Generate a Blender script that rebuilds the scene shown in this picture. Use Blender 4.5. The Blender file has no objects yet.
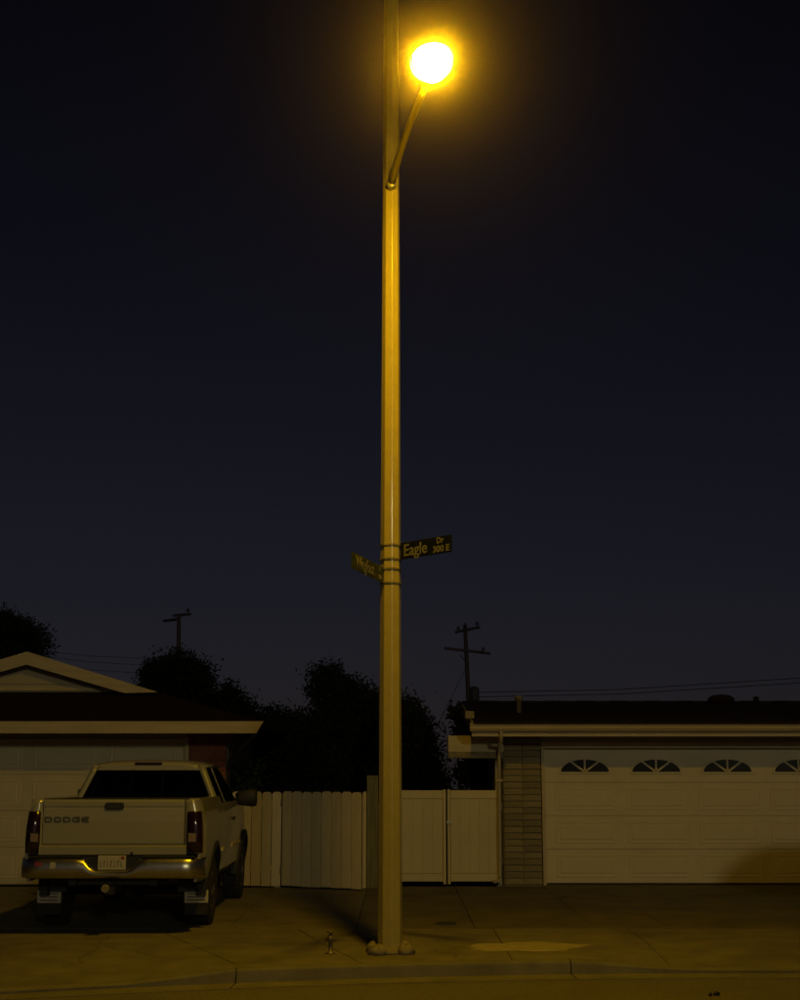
import bpy, bmesh, math, random
from mathutils import Vector, Matrix
random.seed(7)
R = math.radians
PI = math.pi
S = bpy.context.scene
C = S.collection

# ------------------------------------------------------------------ camera
F, TILT, EYE = 1389.0, math.atan(275 / 1389.0), 1.70
cam = bpy.data.cameras.new('camera'); camo = bpy.data.objects.new('camera', cam); C.objects.link(camo)
cam.sensor_fit = 'VERTICAL'; cam.sensor_height = 36.0; cam.sensor_width = 28.8; cam.lens = 36.0 * F / 1000.0
cam.clip_start = 0.1; cam.clip_end = 1000
camo.location = (0, 0, EYE); camo.rotation_euler = (PI / 2 + TILT, 0, 0)
S.camera = camo

# ------------------------------------------------------------------ sky, sun, exposure
SUN_EL, SUN_AZ = R(11), R(15)          # light comes from behind the camera, a little from the right
w = bpy.data.worlds.new('World'); S.world = w; w.use_nodes = True
nt = w.node_tree; bg = nt.nodes['Background']
sky = nt.nodes.new('ShaderNodeTexSky'); sky.sky_type = 'NISHITA'; sky.sun_disc = False
sky.sun_elevation = SUN_EL; sky.sun_rotation = PI - SUN_AZ
sky.air_density = 1.0; sky.dust_density = 0.4; sky.ozone_density = 1.0
hsv = nt.nodes.new('ShaderNodeHueSaturation'); hsv.inputs['Saturation'].default_value = 0.55
tint = nt.nodes.new('ShaderNodeVectorMath'); tint.operation = 'MULTIPLY'; tint.inputs[1].default_value = (0.97, 0.90, 1.36)
nt.links.new(sky.outputs[0], hsv.inputs['Color']); nt.links.new(hsv.outputs[0], tint.inputs[0]); 
tcw = nt.nodes.new('ShaderNodeTexCoord'); sx_ = nt.nodes.new('ShaderNodeSeparateXYZ'); nt.links.new(tcw.outputs['Generated'], sx_.inputs[0])
gr = nt.nodes.new('ShaderNodeMapRange'); gr.inputs[1].default_value = 0.0; gr.inputs[2].default_value = 0.6; gr.inputs[3].default_value = 1.45; gr.inputs[4].default_value = 0.42
nt.links.new(sx_.outputs[2], gr.inputs[0])
gm = nt.nodes.new('ShaderNodeVectorMath'); gm.operation = 'SCALE'; nt.links.new(tint.outputs[0], gm.inputs[0]); nt.links.new(gr.outputs[0], gm.inputs['Scale'])
nt.links.new(gm.outputs[0], bg.inputs[0])
bg.inputs[1].default_value = 0.0016
sl = bpy.data.lights.new('sun', 'SUN'); sl.energy = 0.175; sl.angle = R(3.5); sl.color = (1.0, 0.90, 0.51)
so = bpy.data.objects.new('sun', sl); C.objects.link(so)
dirv = Vector((-math.sin(SUN_AZ) * math.cos(SUN_EL), math.cos(SUN_AZ) * math.cos(SUN_EL), -math.sin(SUN_EL)))
so.rotation_euler = dirv.to_track_quat('-Z', 'Y').to_euler(); so.location = (6, -20, 12)
S.view_settings.view_transform = 'Standard'; S.view_settings.look = 'None'
S.view_settings.exposure = 0.0; S.view_settings.gamma = 1.0; S.view_settings.use_curve_mapping = False
S.render.engine = 'CYCLES'
LAMP_EMIT = 740.0
LAMP_COL = (1.0, 0.575, 0.006)

# ------------------------------------------------------------------ helpers
def ray(px, py):
    u = (500 - py) / F
    return ((px - 400) / F, math.cos(TILT) - u * math.sin(TILT), math.sin(TILT) + u * math.cos(TILT))
def at(px, py, Y):
    r = ray(px, py); k = Y / r[1]
    return Vector((r[0] * k, Y, EYE + r[2] * k))
def gnd(px, py, z=0.0):
    r = ray(px, py); k = (z - EYE) / r[2]
    return Vector((r[0] * k, r[1] * k, z))

def mat(name, col, rough=0.7, var=0.15, scale=6.0, bump=0.0, bscale=40.0, metal=0.0, coat=0.0, spec=0.5,
        dirt=0.0, dscale=1.2, dcol=None, rnd=0.0, stretch=(1, 1, 1), crack=0.0):
    m = bpy.data.materials.new(name); m.use_nodes = True
    t = m.node_tree; N = t.nodes; L = t.links; b = N['Principled BSDF']
    b.inputs['Roughness'].default_value = rough; b.inputs['Metallic'].default_value = metal
    b.inputs['Coat Weight'].default_value = coat; b.inputs['Coat Roughness'].default_value = 0.08
    b.inputs['Specular IOR Level'].default_value = spec
    tc = N.new('ShaderNodeTexCoord'); mp = N.new('ShaderNodeMapping'); mp.inputs['Scale'].default_value = stretch
    L.new(tc.outputs['Object'], mp.inputs['Vector'])
    n1 = N.new('ShaderNodeTexNoise'); n1.inputs['Scale'].default_value = scale; n1.inputs['Detail'].default_value = 6
    L.new(mp.outputs[0], n1.inputs['Vector'])
    mr = N.new('ShaderNodeMapRange'); mr.inputs[1].default_value = 0.3; mr.inputs[2].default_value = 0.7
    mr.inputs[3].default_value = 1 - var; mr.inputs[4].default_value = 1 + var
    L.new(n1.outputs['Fac'], mr.inputs[0])
    mx = N.new('ShaderNodeVectorMath'); mx.operation = 'SCALE'; mx.inputs[0].default_value = col
    fac = mr.outputs[0]
    if rnd > 0:
        oi = N.new('ShaderNodeObjectInfo'); m2 = N.new('ShaderNodeMapRange')
        m2.inputs[3].default_value = 1 - rnd; m2.inputs[4].default_value = 1 + rnd
        L.new(oi.outputs['Random'], m2.inputs[0])
        mm = N.new('ShaderNodeMath'); mm.operation = 'MULTIPLY'
        L.new(mr.outputs[0], mm.inputs[0]); L.new(m2.outputs[0], mm.inputs[1]); fac = mm.outputs[0]
    L.new(fac, mx.inputs['Scale']); out = mx.outputs[0]
    if dirt > 0:
        n2 = N.new('ShaderNodeTexNoise'); n2.inputs['Scale'].default_value = dscale; n2.inputs['Detail'].default_value = 9
        n2.inputs['Roughness'].default_value = 0.65
        L.new(tc.outputs['Object'], n2.inputs['Vector'])
        r2 = N.new('ShaderNodeMapRange'); r2.inputs[1].default_value = 0.5; r2.inputs[2].default_value = 0.72
        r2.inputs[3].default_value = 0; r2.inputs[4].default_value = dirt
        L.new(n2.outputs['Fac'], r2.inputs[0])
        mi = N.new('ShaderNodeMix'); mi.data_type = 'RGBA'
        L.new(r2.outputs[0], mi.inputs[0]); L.new(out, mi.inputs[6])
        d = dcol or tuple(c * 0.45 for c in col); mi.inputs[7].default_value = (*d, 1)
        out = mi.outputs[2]
    if crack > 0:
        nd = N.new('ShaderNodeTexNoise'); nd.inputs['Scale'].default_value = 2.2; nd.inputs['Detail'].default_value = 5
        L.new(tc.outputs['Object'], nd.inputs['Vector'])
        va = N.new('ShaderNodeVectorMath'); va.operation = 'MULTIPLY_ADD'; va.inputs[1].default_value = (0.5, 0.5, 0.0)
        L.new(nd.outputs['Color'], va.inputs[0]); L.new(tc.outputs['Object'], va.inputs[2])
        vo = N.new('ShaderNodeTexVoronoi'); vo.feature = 'DISTANCE_TO_EDGE'; vo.inputs['Scale'].default_value = 0.38
        L.new(va.outputs[0], vo.inputs['Vector'])
        rc = N.new('ShaderNodeMapRange'); rc.inputs[1].default_value = 0.0015; rc.inputs[2].default_value = 0.006; rc.inputs[3].default_value = crack; rc.inputs[4].default_value = 0
        L.new(vo.outputs['Distance'], rc.inputs[0])
        nm = N.new('ShaderNodeTexNoise'); nm.inputs['Scale'].default_value = 0.55
        L.new(tc.outputs['Object'], nm.inputs['Vector'])
        rm = N.new('ShaderNodeMapRange'); rm.inputs[1].default_value = 0.46; rm.inputs[2].default_value = 0.56
        L.new(nm.outputs['Fac'], rm.inputs[0])
        ml = N.new('ShaderNodeMath'); ml.operation = 'MULTIPLY'; L.new(rc.outputs[0], ml.inputs[0]); L.new(rm.outputs[0], ml.inputs[1])
        mc = N.new('ShaderNodeMix'); mc.data_type = 'RGBA'; L.new(ml.outputs[0], mc.inputs[0]); L.new(out, mc.inputs[6]); mc.inputs[7].default_value = (0.02, 0.017, 0.012, 1)
        out = mc.outputs[2]
    L.new(out, b.inputs['Base Color'])
    if bump > 0:
        n3 = N.new('ShaderNodeTexNoise'); n3.inputs['Scale'].default_value = bscale; n3.inputs['Detail'].default_value = 8
        L.new(mp.outputs[0], n3.inputs['Vector'])
        bp = N.new('ShaderNodeBump'); bp.inputs['Strength'].default_value = bump; bp.inputs['Distance'].default_value = 0.01
        L.new(n3.outputs['Fac'], bp.inputs['Height']); L.new(bp.outputs[0], b.inputs['Normal'])
    return m

def glass_mat(name, tint, refl=0.08):
    m = bpy.data.materials.new(name); m.use_nodes = True
    t = m.node_tree; N = t.nodes; L = t.links; N.remove(N['Principled BSDF'])
    tr = N.new('ShaderNodeBsdfTransparent'); tr.inputs[0].default_value = (*tint, 1)
    gl = N.new('ShaderNodeBsdfGlossy'); gl.inputs['Roughness'].default_value = 0.04
    fr = N.new('ShaderNodeFresnel'); fr.inputs[0].default_value = 1.5
    mx = N.new('ShaderNodeMixShader')
    L.new(fr.outputs[0], mx.inputs[0]); L.new(tr.outputs[0], mx.inputs[1]); L.new(gl.outputs[0], mx.inputs[2])
    L.new(mx.outputs[0], N['Material Output'].inputs[0])
    return m

M = {}
M['asphalt'] = mat('asphalt', (0.125, 0.11, 0.08), 0.9, 0.3, 30, 0.6, 120, dirt=0.5, dscale=0.7)
M['concrete'] = mat('concrete', (0.17, 0.15, 0.105), 0.85, 0.2, 3.0, 0.5, 60, dirt=0.75, dscale=0.9, rnd=0.05, crack=0.5)
M['drive'] = mat('driveway_concrete', (0.115, 0.10, 0.07), 0.85, 0.25, 2.0, 0.5, 60, dirt=0.7, dscale=0.6, rnd=0.06, crack=0.5)
M['kerb'] = mat('curb_concrete', (0.16, 0.145, 0.105), 0.85, 0.2, 5.0, 0.4, 50, dirt=0.8, dscale=2.5)
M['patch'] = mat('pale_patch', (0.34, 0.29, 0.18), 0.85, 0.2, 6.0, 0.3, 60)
M['soil'] = mat('soil', (0.05, 0.04, 0.028), 0.95, 0.3, 4.0, 0.6, 20)
M['stucco'] = mat('stucco', (0.42, 0.37, 0.27), 0.9, 0.08, 3.0, 0.6, 90)
M['trim'] = mat('trim_paint', (0.50, 0.42, 0.26), 0.6, 0.10, 4.0, 0.1, 30, dirt=0.25, dscale=2.0, stretch=(0.3, 1, 4))
M['door'] = mat('garage_door_paint', (0.60, 0.53, 0.36), 0.55, 0.06, 3.0, 0.05, 30, dirt=0.2, dscale=0.8)
M['door2'] = mat('garage_door_cream', (0.58, 0.51, 0.34), 0.55, 0.06, 3.0, 0.05, 30, dirt=0.2, dscale=0.8)
M['roof_dark'] = mat('roof_dark_shingle', (0.022, 0.016, 0.014), 0.95, 0.35, 9, 0.9, 26, spec=0.1, stretch=(1, 3, 3))
M['roof_red'] = mat('roof_red_shingle', (0.022, 0.012, 0.010), 0.95, 0.35, 9, 0.9, 26, spec=0.1, stretch=(1, 3, 3))
M['brick'] = mat('tan_slump_brick', (0.25, 0.215, 0.13), 0.9, 0.2, 9, 0.5, 50, rnd=0.18)
M['redbrick'] = mat('red_brick', (0.24, 0.075, 0.05), 0.9, 0.2, 9, 0.5, 50, rnd=0.2)
M['mortar'] = mat('mortar', (0.17, 0.145, 0.095), 0.95, 0.15, 8, 0.4, 60)
M['picket'] = mat('picket_white', (0.60, 0.52, 0.34), 0.65, 0.10, 3.0, 0.15, 30, dirt=0.35, dscale=1.6, rnd=0.10, stretch=(4, 4, 0.4))
M['vinyl'] = mat('vinyl_cream', (0.57, 0.49, 0.28), 0.5, 0.05, 2.0, 0.03, 30, rnd=0.04, dirt=0.2, dscale=1.2)
M['postwood'] = mat('weathered_post', (0.17, 0.16, 0.09), 0.85, 0.25, 5, 0.4, 30, stretch=(4, 4, 0.4))
M['pole'] = mat('pole_concrete', (0.44, 0.365, 0.10), 0.32, 0.07, 9, 0.05, 60, coat=0.4)
M['galv'] = mat('galvanised_steel', (0.42, 0.40, 0.36), 0.45, 0.12, 20, 0.05, 60, metal=0.6)
M['dark_metal'] = mat('dark_metal', (0.03, 0.03, 0.03), 0.6, 0.2, 10)
M['black'] = mat('black_plastic', (0.012, 0.012, 0.012), 0.6, 0.2, 10)
M['rubber'] = mat('tyre_rubber', (0.018, 0.017, 0.016), 0.8, 0.2, 12, 0.3, 40)
M['paint'] = mat('truck_white_paint', (0.29, 0.285, 0.25), 0.34, 0.05, 2.0, coat=0.8, dirt=0.15, dscale=2.0)
M['chrome'] = mat('chrome', (0.58, 0.55, 0.46), 0.30, 0.05, 4.0, metal=1.0, dirt=0.3, dscale=5)
M['redlens'] = mat('red_lens', (0.018, 0.003, 0.003), 0.18, 0.1, 20, coat=1.0)
M['reverse'] = mat('clear_lens', (0.25, 0.18, 0.17), 0.15, 0.1, 20, coat=1.0)
M['plate'] = mat('plate_white', (0.42, 0.40, 0.34), 0.5, 0.1, 20)
M['plateink'] = mat('plate_ink', (0.03, 0.03, 0.07), 0.6, 0.1, 20)
M['redink'] = mat('red_ink', (0.25, 0.03, 0.03), 0.6, 0.1, 20)
M['decal'] = mat('grey_lettering', (0.06, 0.058, 0.055), 0.5, 0.1, 20)
M['seat'] = mat('seat_cloth', (0.05, 0.048, 0.045), 0.95, 0.2, 20)
M['signblue'] = mat('sign_blue', (0.006, 0.008, 0.014), 0.6, 0.1, 10, spec=0.2)
M['signgreen'] = mat('sign_green', (0.045, 0.055, 0.03), 0.6, 0.1, 10, spec=0.2)
M['signink'] = mat('sign_letters', (0.20, 0.19, 0.15), 0.6, 0.05, 10)
M['leaf'] = mat('leaf_dark', (0.012, 0.016, 0.007), 0.8, 0.4, 2.0, spec=0.15)
M['leafg'] = mat('leaf_shrub', (0.03, 0.048, 0.018), 0.8, 0.4, 3.0, spec=0.15)
M['bark'] = mat('bark', (0.05, 0.04, 0.03), 0.95, 0.3, 6, 0.6, 20)
M['polewood'] = mat('utility_pole_wood', (0.05, 0.035, 0.028), 0.9, 0.3, 6, 0.4, 20, stretch=(3, 3, 0.3))
M['wire'] = mat('wire', (0.008, 0.008, 0.008), 1.0, 0.1, 5, spec=0.0)
M['glass'] = glass_mat('truck_glass', (0.55, 0.55, 0.55))
M['pane'] = mat('dark_pane', (0.010, 0.009, 0.009), 0.25, 0.1, 5, spec=0.15)
M['brass'] = mat('weathered_brass', (0.20, 0.16, 0.09), 0.5, 0.2, 20, metal=0.5)
M['carpaint'] = mat('hatch_grey_paint', (0.12, 0.12, 0.12), 0.35, 0.05, 2, coat=0.7)
M['hitchball'] = mat('hitch_cover', (0.20, 0.17, 0.10), 0.6, 0.1, 10)
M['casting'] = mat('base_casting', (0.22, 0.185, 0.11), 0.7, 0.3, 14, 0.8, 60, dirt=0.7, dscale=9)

lm = bpy.data.materials.new('lamp_lens'); lm.use_nodes = True
b = lm.node_tree.nodes['Principled BSDF']
b.inputs['Base Color'].default_value = (0.8, 0.7, 0.4, 1); b.inputs['Emission Color'].default_value = (*LAMP_COL, 1)
b.inputs['Emission Strength'].default_value = LAMP_EMIT

class MB:
    def __init__(s): s.v = []; s.f = []; s.sm = []
    def add(s, vs, fs, smooth=False):
        o = len(s.v); s.v += [tuple(p) for p in vs]
        for f in fs: s.f.append(tuple(i + o for i in f)); s.sm.append(smooth)
        return s
    def box(s, x0, x1, y0, y1, z0, z1):
        vs = [(x0, y0, z0), (x1, y0, z0), (x1, y1, z0), (x0, y1, z0), (x0, y0, z1), (x1, y0, z1), (x1, y1, z1), (x0, y1, z1)]
        return s.add(vs, [(0, 3, 2, 1), (4, 5, 6, 7), (0, 1, 5, 4), (1, 2, 6, 5), (2, 3, 7, 6), (3, 0, 4, 7)])
    def hexa(s, vs):
        return s.add(vs, [(0, 3, 2, 1), (4, 5, 6, 7), (0, 1, 5, 4), (1, 2, 6, 5), (2, 3, 7, 6), (3, 0, 4, 7)])
    def loft(s, rings, smooth=True, close=True, caps=True):
        n = len(rings[0]); o = len(s.v); fs = []
        vs = [p for r in rings for p in r]
        for i in range(len(rings) - 1):
            for j in range(n if close else n - 1):
                k = (j + 1) % n
                fs.append((i * n + j, i * n + k, (i + 1) * n + k, (i + 1) * n + j))
        s.add(vs, fs, smooth)
        if caps and close:
            s.f.append(tuple(o + j for j in reversed(range(n)))); s.sm.append(False)
            e = o + (len(rings) - 1) * n
            s.f.append(tuple(e + j for j in range(n))); s.sm.append(False)
        return s
    def tube(s, pts, rad, n=8, smooth=True):
        pts = [Vector(p) for p in pts]; rings = []
        if not isinstance(rad, (list, tuple)): rad = [rad] * len(pts)
        for i, p in enumerate(pts):
            d = (pts[min(i + 1, len(pts) - 1)] - pts[max(i - 1, 0)]).normalized()
            u = Vector((0, 0, 1)) if abs(d.z) < 0.9 else Vector((0, 1, 0))
            a = d.cross(u).normalized(); c = d.cross(a).normalized()
            rings.append([p + (a * math.cos(2 * PI * j / n) + c * math.sin(2 * PI * j / n)) * rad[i] for j in range(n)])
        return s.loft(rings, smooth)
    def lathe(s, prof, n=16, axis='Z', c=(0, 0, 0), smooth=True):
        rings = []
        for r, h in prof:
            ring = []
            for j in range(n):
                a = 2 * PI * j / n
                p = (r * math.cos(a), r * math.sin(a), h)
                if axis == 'X': p = (h, r * math.cos(a), r * math.sin(a))
                if axis == 'Y': p = (r * math.cos(a), h, r * math.sin(a))
                ring.append((p[0] + c[0], p[1] + c[1], p[2] + c[2]))
            rings.append(ring)
        return s.loft(rings, smooth)
    def prism(s, poly, d):
        n = len(poly); d = Vector(d); vs = [Vector(p) for p in poly] + [Vector(p) + d for p in poly]
        fs = [tuple(range(n)), tuple(range(2 * n - 1, n - 1, -1))] + [(i, i + n, (i + 1) % n + n, (i + 1) % n) for i in range(n)]
        return s.add(vs, fs)
    def mesh(s, name, m, bevel=0, fix=True):
        me = bpy.data.meshes.new(name); me.from_pydata(s.v, [], s.f)
        me.polygons.foreach_set('use_smooth', s.sm)
        if fix or bevel:
            bm = bmesh.new(); bm.from_mesh(me)
            if fix: bmesh.ops.recalc_face_normals(bm, faces=bm.faces)
            if bevel:
                es = [e for e in bm.edges if len(e.link_faces) == 2 and e.calc_face_angle(0) > 0.6]
                bmesh.ops.bevel(bm, geom=es, offset=bevel, segments=1, affect='EDGES', clamp_overlap=True)
            bm.to_mesh(me); bm.free()
        if m: me.materials.append(m if not isinstance(m, str) else M[m])
        return me
    def build(s, name, m, parent=None, bevel=0, fix=True, loc=None):
        return link(name, s.mesh(name, m, bevel, fix), parent, loc)

def link(name, me, parent=None, loc=None, rot=None):
    o = bpy.data.objects.new(name, me); C.objects.link(o); o.parent = parent
    if loc is not None: o.location = loc
    if rot is not None: o.rotation_euler = rot
    return o
def tag(o, label=None, cat=None, group=None, kind=None):
    if label: o['label'] = label
    if cat: o['category'] = cat
    if group: o['group'] = group
    if kind: o['kind'] = kind
    return o
def thing(name, loc, label, cat, group=None, rz=0):
    o = link(name, None, None, loc, (0, 0, rz)); o.empty_display_size = 0.2
    return tag(o, label, cat, group)
def text_mesh(name, body, size, m, extrude=0.002, sx=1.0, spacing=1.0, bold=0.0):
    cu = bpy.data.curves.new(name, 'FONT'); cu.body = body; cu.size = size; cu.extrude = extrude
    cu.align_x = 'CENTER'; cu.align_y = 'CENTER'; cu.space_character = spacing; cu.offset = bold; cu.resolution_u = 3
    o = bpy.data.objects.new(name, cu); C.objects.link(o)
    bpy.context.view_layer.update()
    me = bpy.data.meshes.new_from_object(o.evaluated_get(bpy.context.evaluated_depsgraph_get()))
    bpy.data.objects.remove(o); me.name = name
    me.transform(Matrix.Diagonal((sx, 1, 1, 1))); me.materials.clear(); me.materials.append(M[m])
    return me

# ------------------------------------------------------------------ ground, street, curb, sidewalk
def curb_y(X):
    x = max(-5.0, min(3.2, X)); y = 13.27 + 0.19 * x - 0.03 * x * x
    if X < -5: y += (0.19 + 0.30) * (X + 5) * 0.6
    return y
def sstep(a, b_, x):
    t = max(0, min(1, (x - a) / (b_ - a))); return t * t * (3 - 2 * t)
def apron(X):
    return max(1 - sstep(-2.55, -1.40, X), sstep(1.55, 2.9, X))
tag(MB().box(-130, 130, -60, 190, -0.30, -0.14).build('ground', 'soil'), kind='structure')
xs = [-60 + i * 4 for i in range(11)] + [-16 + i * 0.5 for i in range(65)] + [20 + i * 4 for i in range(11)]
mb = MB(); vs = []; fs = []
for i, X in enumerate(xs): vs += [(X, -40, -0.104), (X, curb_y(X) - 0.42, -0.104)]
for i in range(len(xs) - 1): fs.append((2 * i, 2 * i + 2, 2 * i + 3, 2 * i + 1))
tag(mb.add(vs, fs).build('street', 'asphalt'), kind='structure')
gx = [-16 + i * 0.25 for i in range(129)]
gut = tag(link('gutter', None, None, (0, 0, 0)), kind='structure')
kerb = tag(link('curb', None, None, (0, 0, 0)), kind='structure')
for seg in range(-5, 6):
    x0, x1 = seg * 3.05 - 1.45 - 0.004, (seg + 1) * 3.05 - 1.45 - 0.016
    n = 12; X = [x0 + (x1 - x0) * i / n for i in range(n + 1)]
    rg = []; rk = []
    for q in X:
        y = curb_y(q); a = apron(q); zt = -0.1 + 0.1 * (1 - a) + 0.018 * a
        rg.append([(q, y - 0.43, -0.14), (q, y - 0.43, -0.098), (q, y - 0.002, -0.112), (q, y - 0.002, -0.14)])
        rr = 0.02 + 0.06 * a
        rk.append([(q, y, -0.14), (q, y + 0.030 * (1 - a), zt - 0.030 * (1 - a) - 0.01 * a), (q, y + 0.036, zt - 0.014 * (1 - a) - 0.004 * a), (q, y + 0.046, zt - 0.004), (q, y + 0.062, zt), (q, y + 0.15, zt + 0.003), (q, y + 0.15, -0.14)])
    MB().loft(rg, False).build('gutter_slab', 'kerb', gut)
    MB().loft(rk, False).build('curb_stone', 'kerb', kerb)
BACK = 16.3
side = tag(link('sidewalk', None, None, (0, 0, 0)), kind='structure')
bounds = [-14.2, -12.0, -9.9, -7.8, -5.6, -3.5, -1.42, -0.35, 1.05, 2.55, 4.4, 6.4, 8.5, 10.6, 12.7, 14.8]
MID = 14.95
def skewx(q, Y): return q - 0.42 * (1 - sstep(-1.3, 0.9, q)) * (Y - 13.1)
for i in range(len(bounds) - 1):
    x0, x1 = bounds[i] + 0.004, bounds[i + 1] - 0.004
    for ya, yb2 in ((None, MID - 0.004), (MID + 0.004, BACK - 0.004)):
        n = 8; vs = []; fs = []; lift = 0.002 * random.random()
        for k in range(n + 1):
            q = x0 + (x1 - x0) * k / n
            y0 = curb_y(q) + 0.156 if ya is None else ya
            z0 = -0.082 * apron(q) + 0.003 if ya is None else lift
            a_x, b_x = (skewx(q, y0), skewx(q, yb2))
            if ya is None: a_x = q
            vs += [(a_x, y0, -0.13), (a_x, y0, z0), (b_x, yb2, lift), (b_x, yb2, -0.13)]
        for k in range(n):
            for j in range(4):
                a = k * 4; fs.append((a + j, a + (j + 1) % 4, a + 4 + (j + 1) % 4, a + 4 + j))
        fs += [(0, 3, 2, 1), (n * 4, n * 4 + 1, n * 4 + 2, n * 4 + 3)]
        MB().add(vs, fs).build('slab', 'concrete', side)
# driveway and side-yard paving: one sheet of slabs per area
dl = tag(link('driveway', None, None, (0, 0, 0)), kind='structure')
def slabs(parent, xb, yb, m):
    for i in range(len(xb) - 1):
        for j in range(len(yb) - 1):
            MB().box(xb[i] + 0.004, xb[i + 1] - 0.004, yb[j] + 0.004, yb[j + 1] - 0.004, -0.13, 0.004 * random.random()).build('slab', m, parent, bevel=0.004)
slabs(dl, [-10.4, -8.3, -6.2, -4.1, -1.95], [BACK, 18.2, 20.2, 22.28], 'concrete')
dm = tag(link('side_yard_paving', None, None, (0, 0, 0)), kind='structure')
slabs(dm, [-1.95, -0.5], [BACK, 18.3, 20.4, 22.3], 'concrete')
slabs(dm, [-0.5, 0.85, 2.22], [BACK, 18.3, 20.4, 22.3], 'drive')
dr = tag(link('driveway', None, None, (0, 0, 0)), kind='structure')
slabs(dr, [2.22, 3.06, 5.2, 7.4, 9.2], [BACK, 18.0, 20.3, 22.66], 'drive')
tag(MB().box(-60, 60, BACK + 0.002, 90, -0.13, -0.03).build('yard', 'soil'), kind='structure')
# pale irregular patch on the sidewalk, a thin sheet of lighter colour
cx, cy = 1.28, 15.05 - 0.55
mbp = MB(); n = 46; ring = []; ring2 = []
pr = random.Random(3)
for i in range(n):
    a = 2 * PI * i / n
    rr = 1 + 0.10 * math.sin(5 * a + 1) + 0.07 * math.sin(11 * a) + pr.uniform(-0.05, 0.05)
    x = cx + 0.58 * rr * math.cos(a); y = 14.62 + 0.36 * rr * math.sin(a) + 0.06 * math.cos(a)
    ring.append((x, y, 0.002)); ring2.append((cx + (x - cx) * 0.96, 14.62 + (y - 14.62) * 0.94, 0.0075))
mbp.loft([ring, ring2], False).build('sidewalk_patch', 'patch', side)

# ------------------------------------------------------------------ garage door builder
def garage_door(parent, X0, W, Y, rows, m, fan, zb=0.03, cols=4, rowh=0.545):
    mb = MB()
    for r in range(rows):
        z0 = zb + r * rowh
        mb.box(X0, X0 + W, Y, Y + 0.05, z0 + 0.002, z0 + rowh - 0.002)
    d = mb.build('garage_door', m, parent, bevel=0.003)
    pitch = (W - 0.16) / cols; pw = pitch - 0.18; ph = rowh - 0.17
    def rp(w, h):
        o = [(-w / 2, 0, -h / 2), (w / 2, 0, -h / 2), (w / 2, 0, h / 2), (-w / 2, 0, h / 2)]
        a = [(x * (1 - 0.012 / (w / 2)), -0.006, z * (1 - 0.012 / (h / 2))) for x, _, z in o]
        b2 = [(x * (1 - 0.055 / (w / 2)), -0.002, z * (1 - 0.055 / (h / 2))) for x, _, z in o]
        c2 = [(x * (1 - 0.075 / (w / 2)), -0.008, z * (1 - 0.075 / (h / 2))) for x, _, z in o]
        return MB().loft([o, a, b2, c2], False)
    pm = rp(pw, ph).mesh('panel', m)
    for r in range(rows):
        for c in range(cols):
            xc = X0 + 0.08 + pitch * (c + 0.5); zc = zb + (r + 0.5) * rowh
            if fan and r == rows - 1:
                A, B = 0.385, 0.195; z0 = zc - 0.095
                # trim ring
                ri = []; ro = []
                mbt = MB(); K = 24
                pts_i = [(xc + A * math.cos(PI * k / K), z0 + B * math.sin(PI * k / K)) for k in range(K + 1)]
                pts_o = [(xc + (A + 0.03) * math.cos(PI * k / K), z0 + (B + 0.03) * math.sin(PI * k / K)) for k in range(K + 1)]
                for k in range(K):
                    a1, a2, b1, b2 = pts_i[k], pts_i[k + 1], pts_o[k], pts_o[k + 1]
                    mbt.hexa([(a1[0], Y - 0.018, a1[1]), (b1[0], Y - 0.018, b1[1]), (b1[0], Y + 0.001, b1[1]), (a1[0], Y + 0.001, a1[1]),
                              (a2[0], Y - 0.018, a2[1]), (b2[0], Y - 0.018, b2[1]), (b2[0], Y + 0.001, b2[1]), (a2[0], Y + 0.001, a2[1])])
                mbt.box(xc - A - 0.03, xc + A + 0.03, Y - 0.019, Y + 0.001, z0 - 0.03, z0)
                for ang in (PI / 4 * 0.80, PI / 2, PI - PI / 4 * 0.80):
                    dx, dz = math.cos(ang), math.sin(ang); e = 1 / math.sqrt((dx / A) ** 2 + (dz / B) ** 2); nx, nz = -dz * 0.014, dx * 0.014
                    p0 = (xc, z0); p1 = (xc + dx * e, z0 + dz * e)
                    mbt.prism([(p0[0] + nx, Y - 0.0175, p0[1] + nz), (p0[0] - nx, Y - 0.0175, p0[1] - nz), (p1[0] - nx, Y - 0.0175, p1[1] - nz), (p1[0] + nx, Y - 0.0175, p1[1] + nz)], (0, 0.0165, 0))
                mbt.build('window_frame', m, d)
                for q in range(4):
                    angs = [0, PI / 4 * 0.80, PI / 2, PI - PI / 4 * 0.80, PI]
                    a0, a1 = angs[q], angs[q + 1]
                    pl = [(xc, Y - 0.006, z0)]
                    for k in range(7):
                        t = a0 + (a1 - a0) * k / 6; dx, dz = math.cos(t), math.sin(t)
                        e = 1 / math.sqrt((dx / A) ** 2 + (dz / B) ** 2); pl.append((xc + dx * e, Y - 0.006, z0 + dz * e))
                    cxx = sum(p[0] for p in pl) / 8; czz = sum(p[2] for p in pl) / 8
                    pl = [(cxx + (p[0] - cxx) * 0.985, p[1], czz + (p[2] - czz) * 0.985) for p in pl]
                    MB().prism(pl, (0, 0.003, 0)).build('pane', 'pane', d)
            else:
                link('panel', pm, d, (xc, Y, zc))
    # bottom seal
    MB().box(X0, X0 + W, Y + 0.005, Y + 0.04, 0.004, zb + 0.003).build('bottom_seal', 'black', d)
    return d

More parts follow.
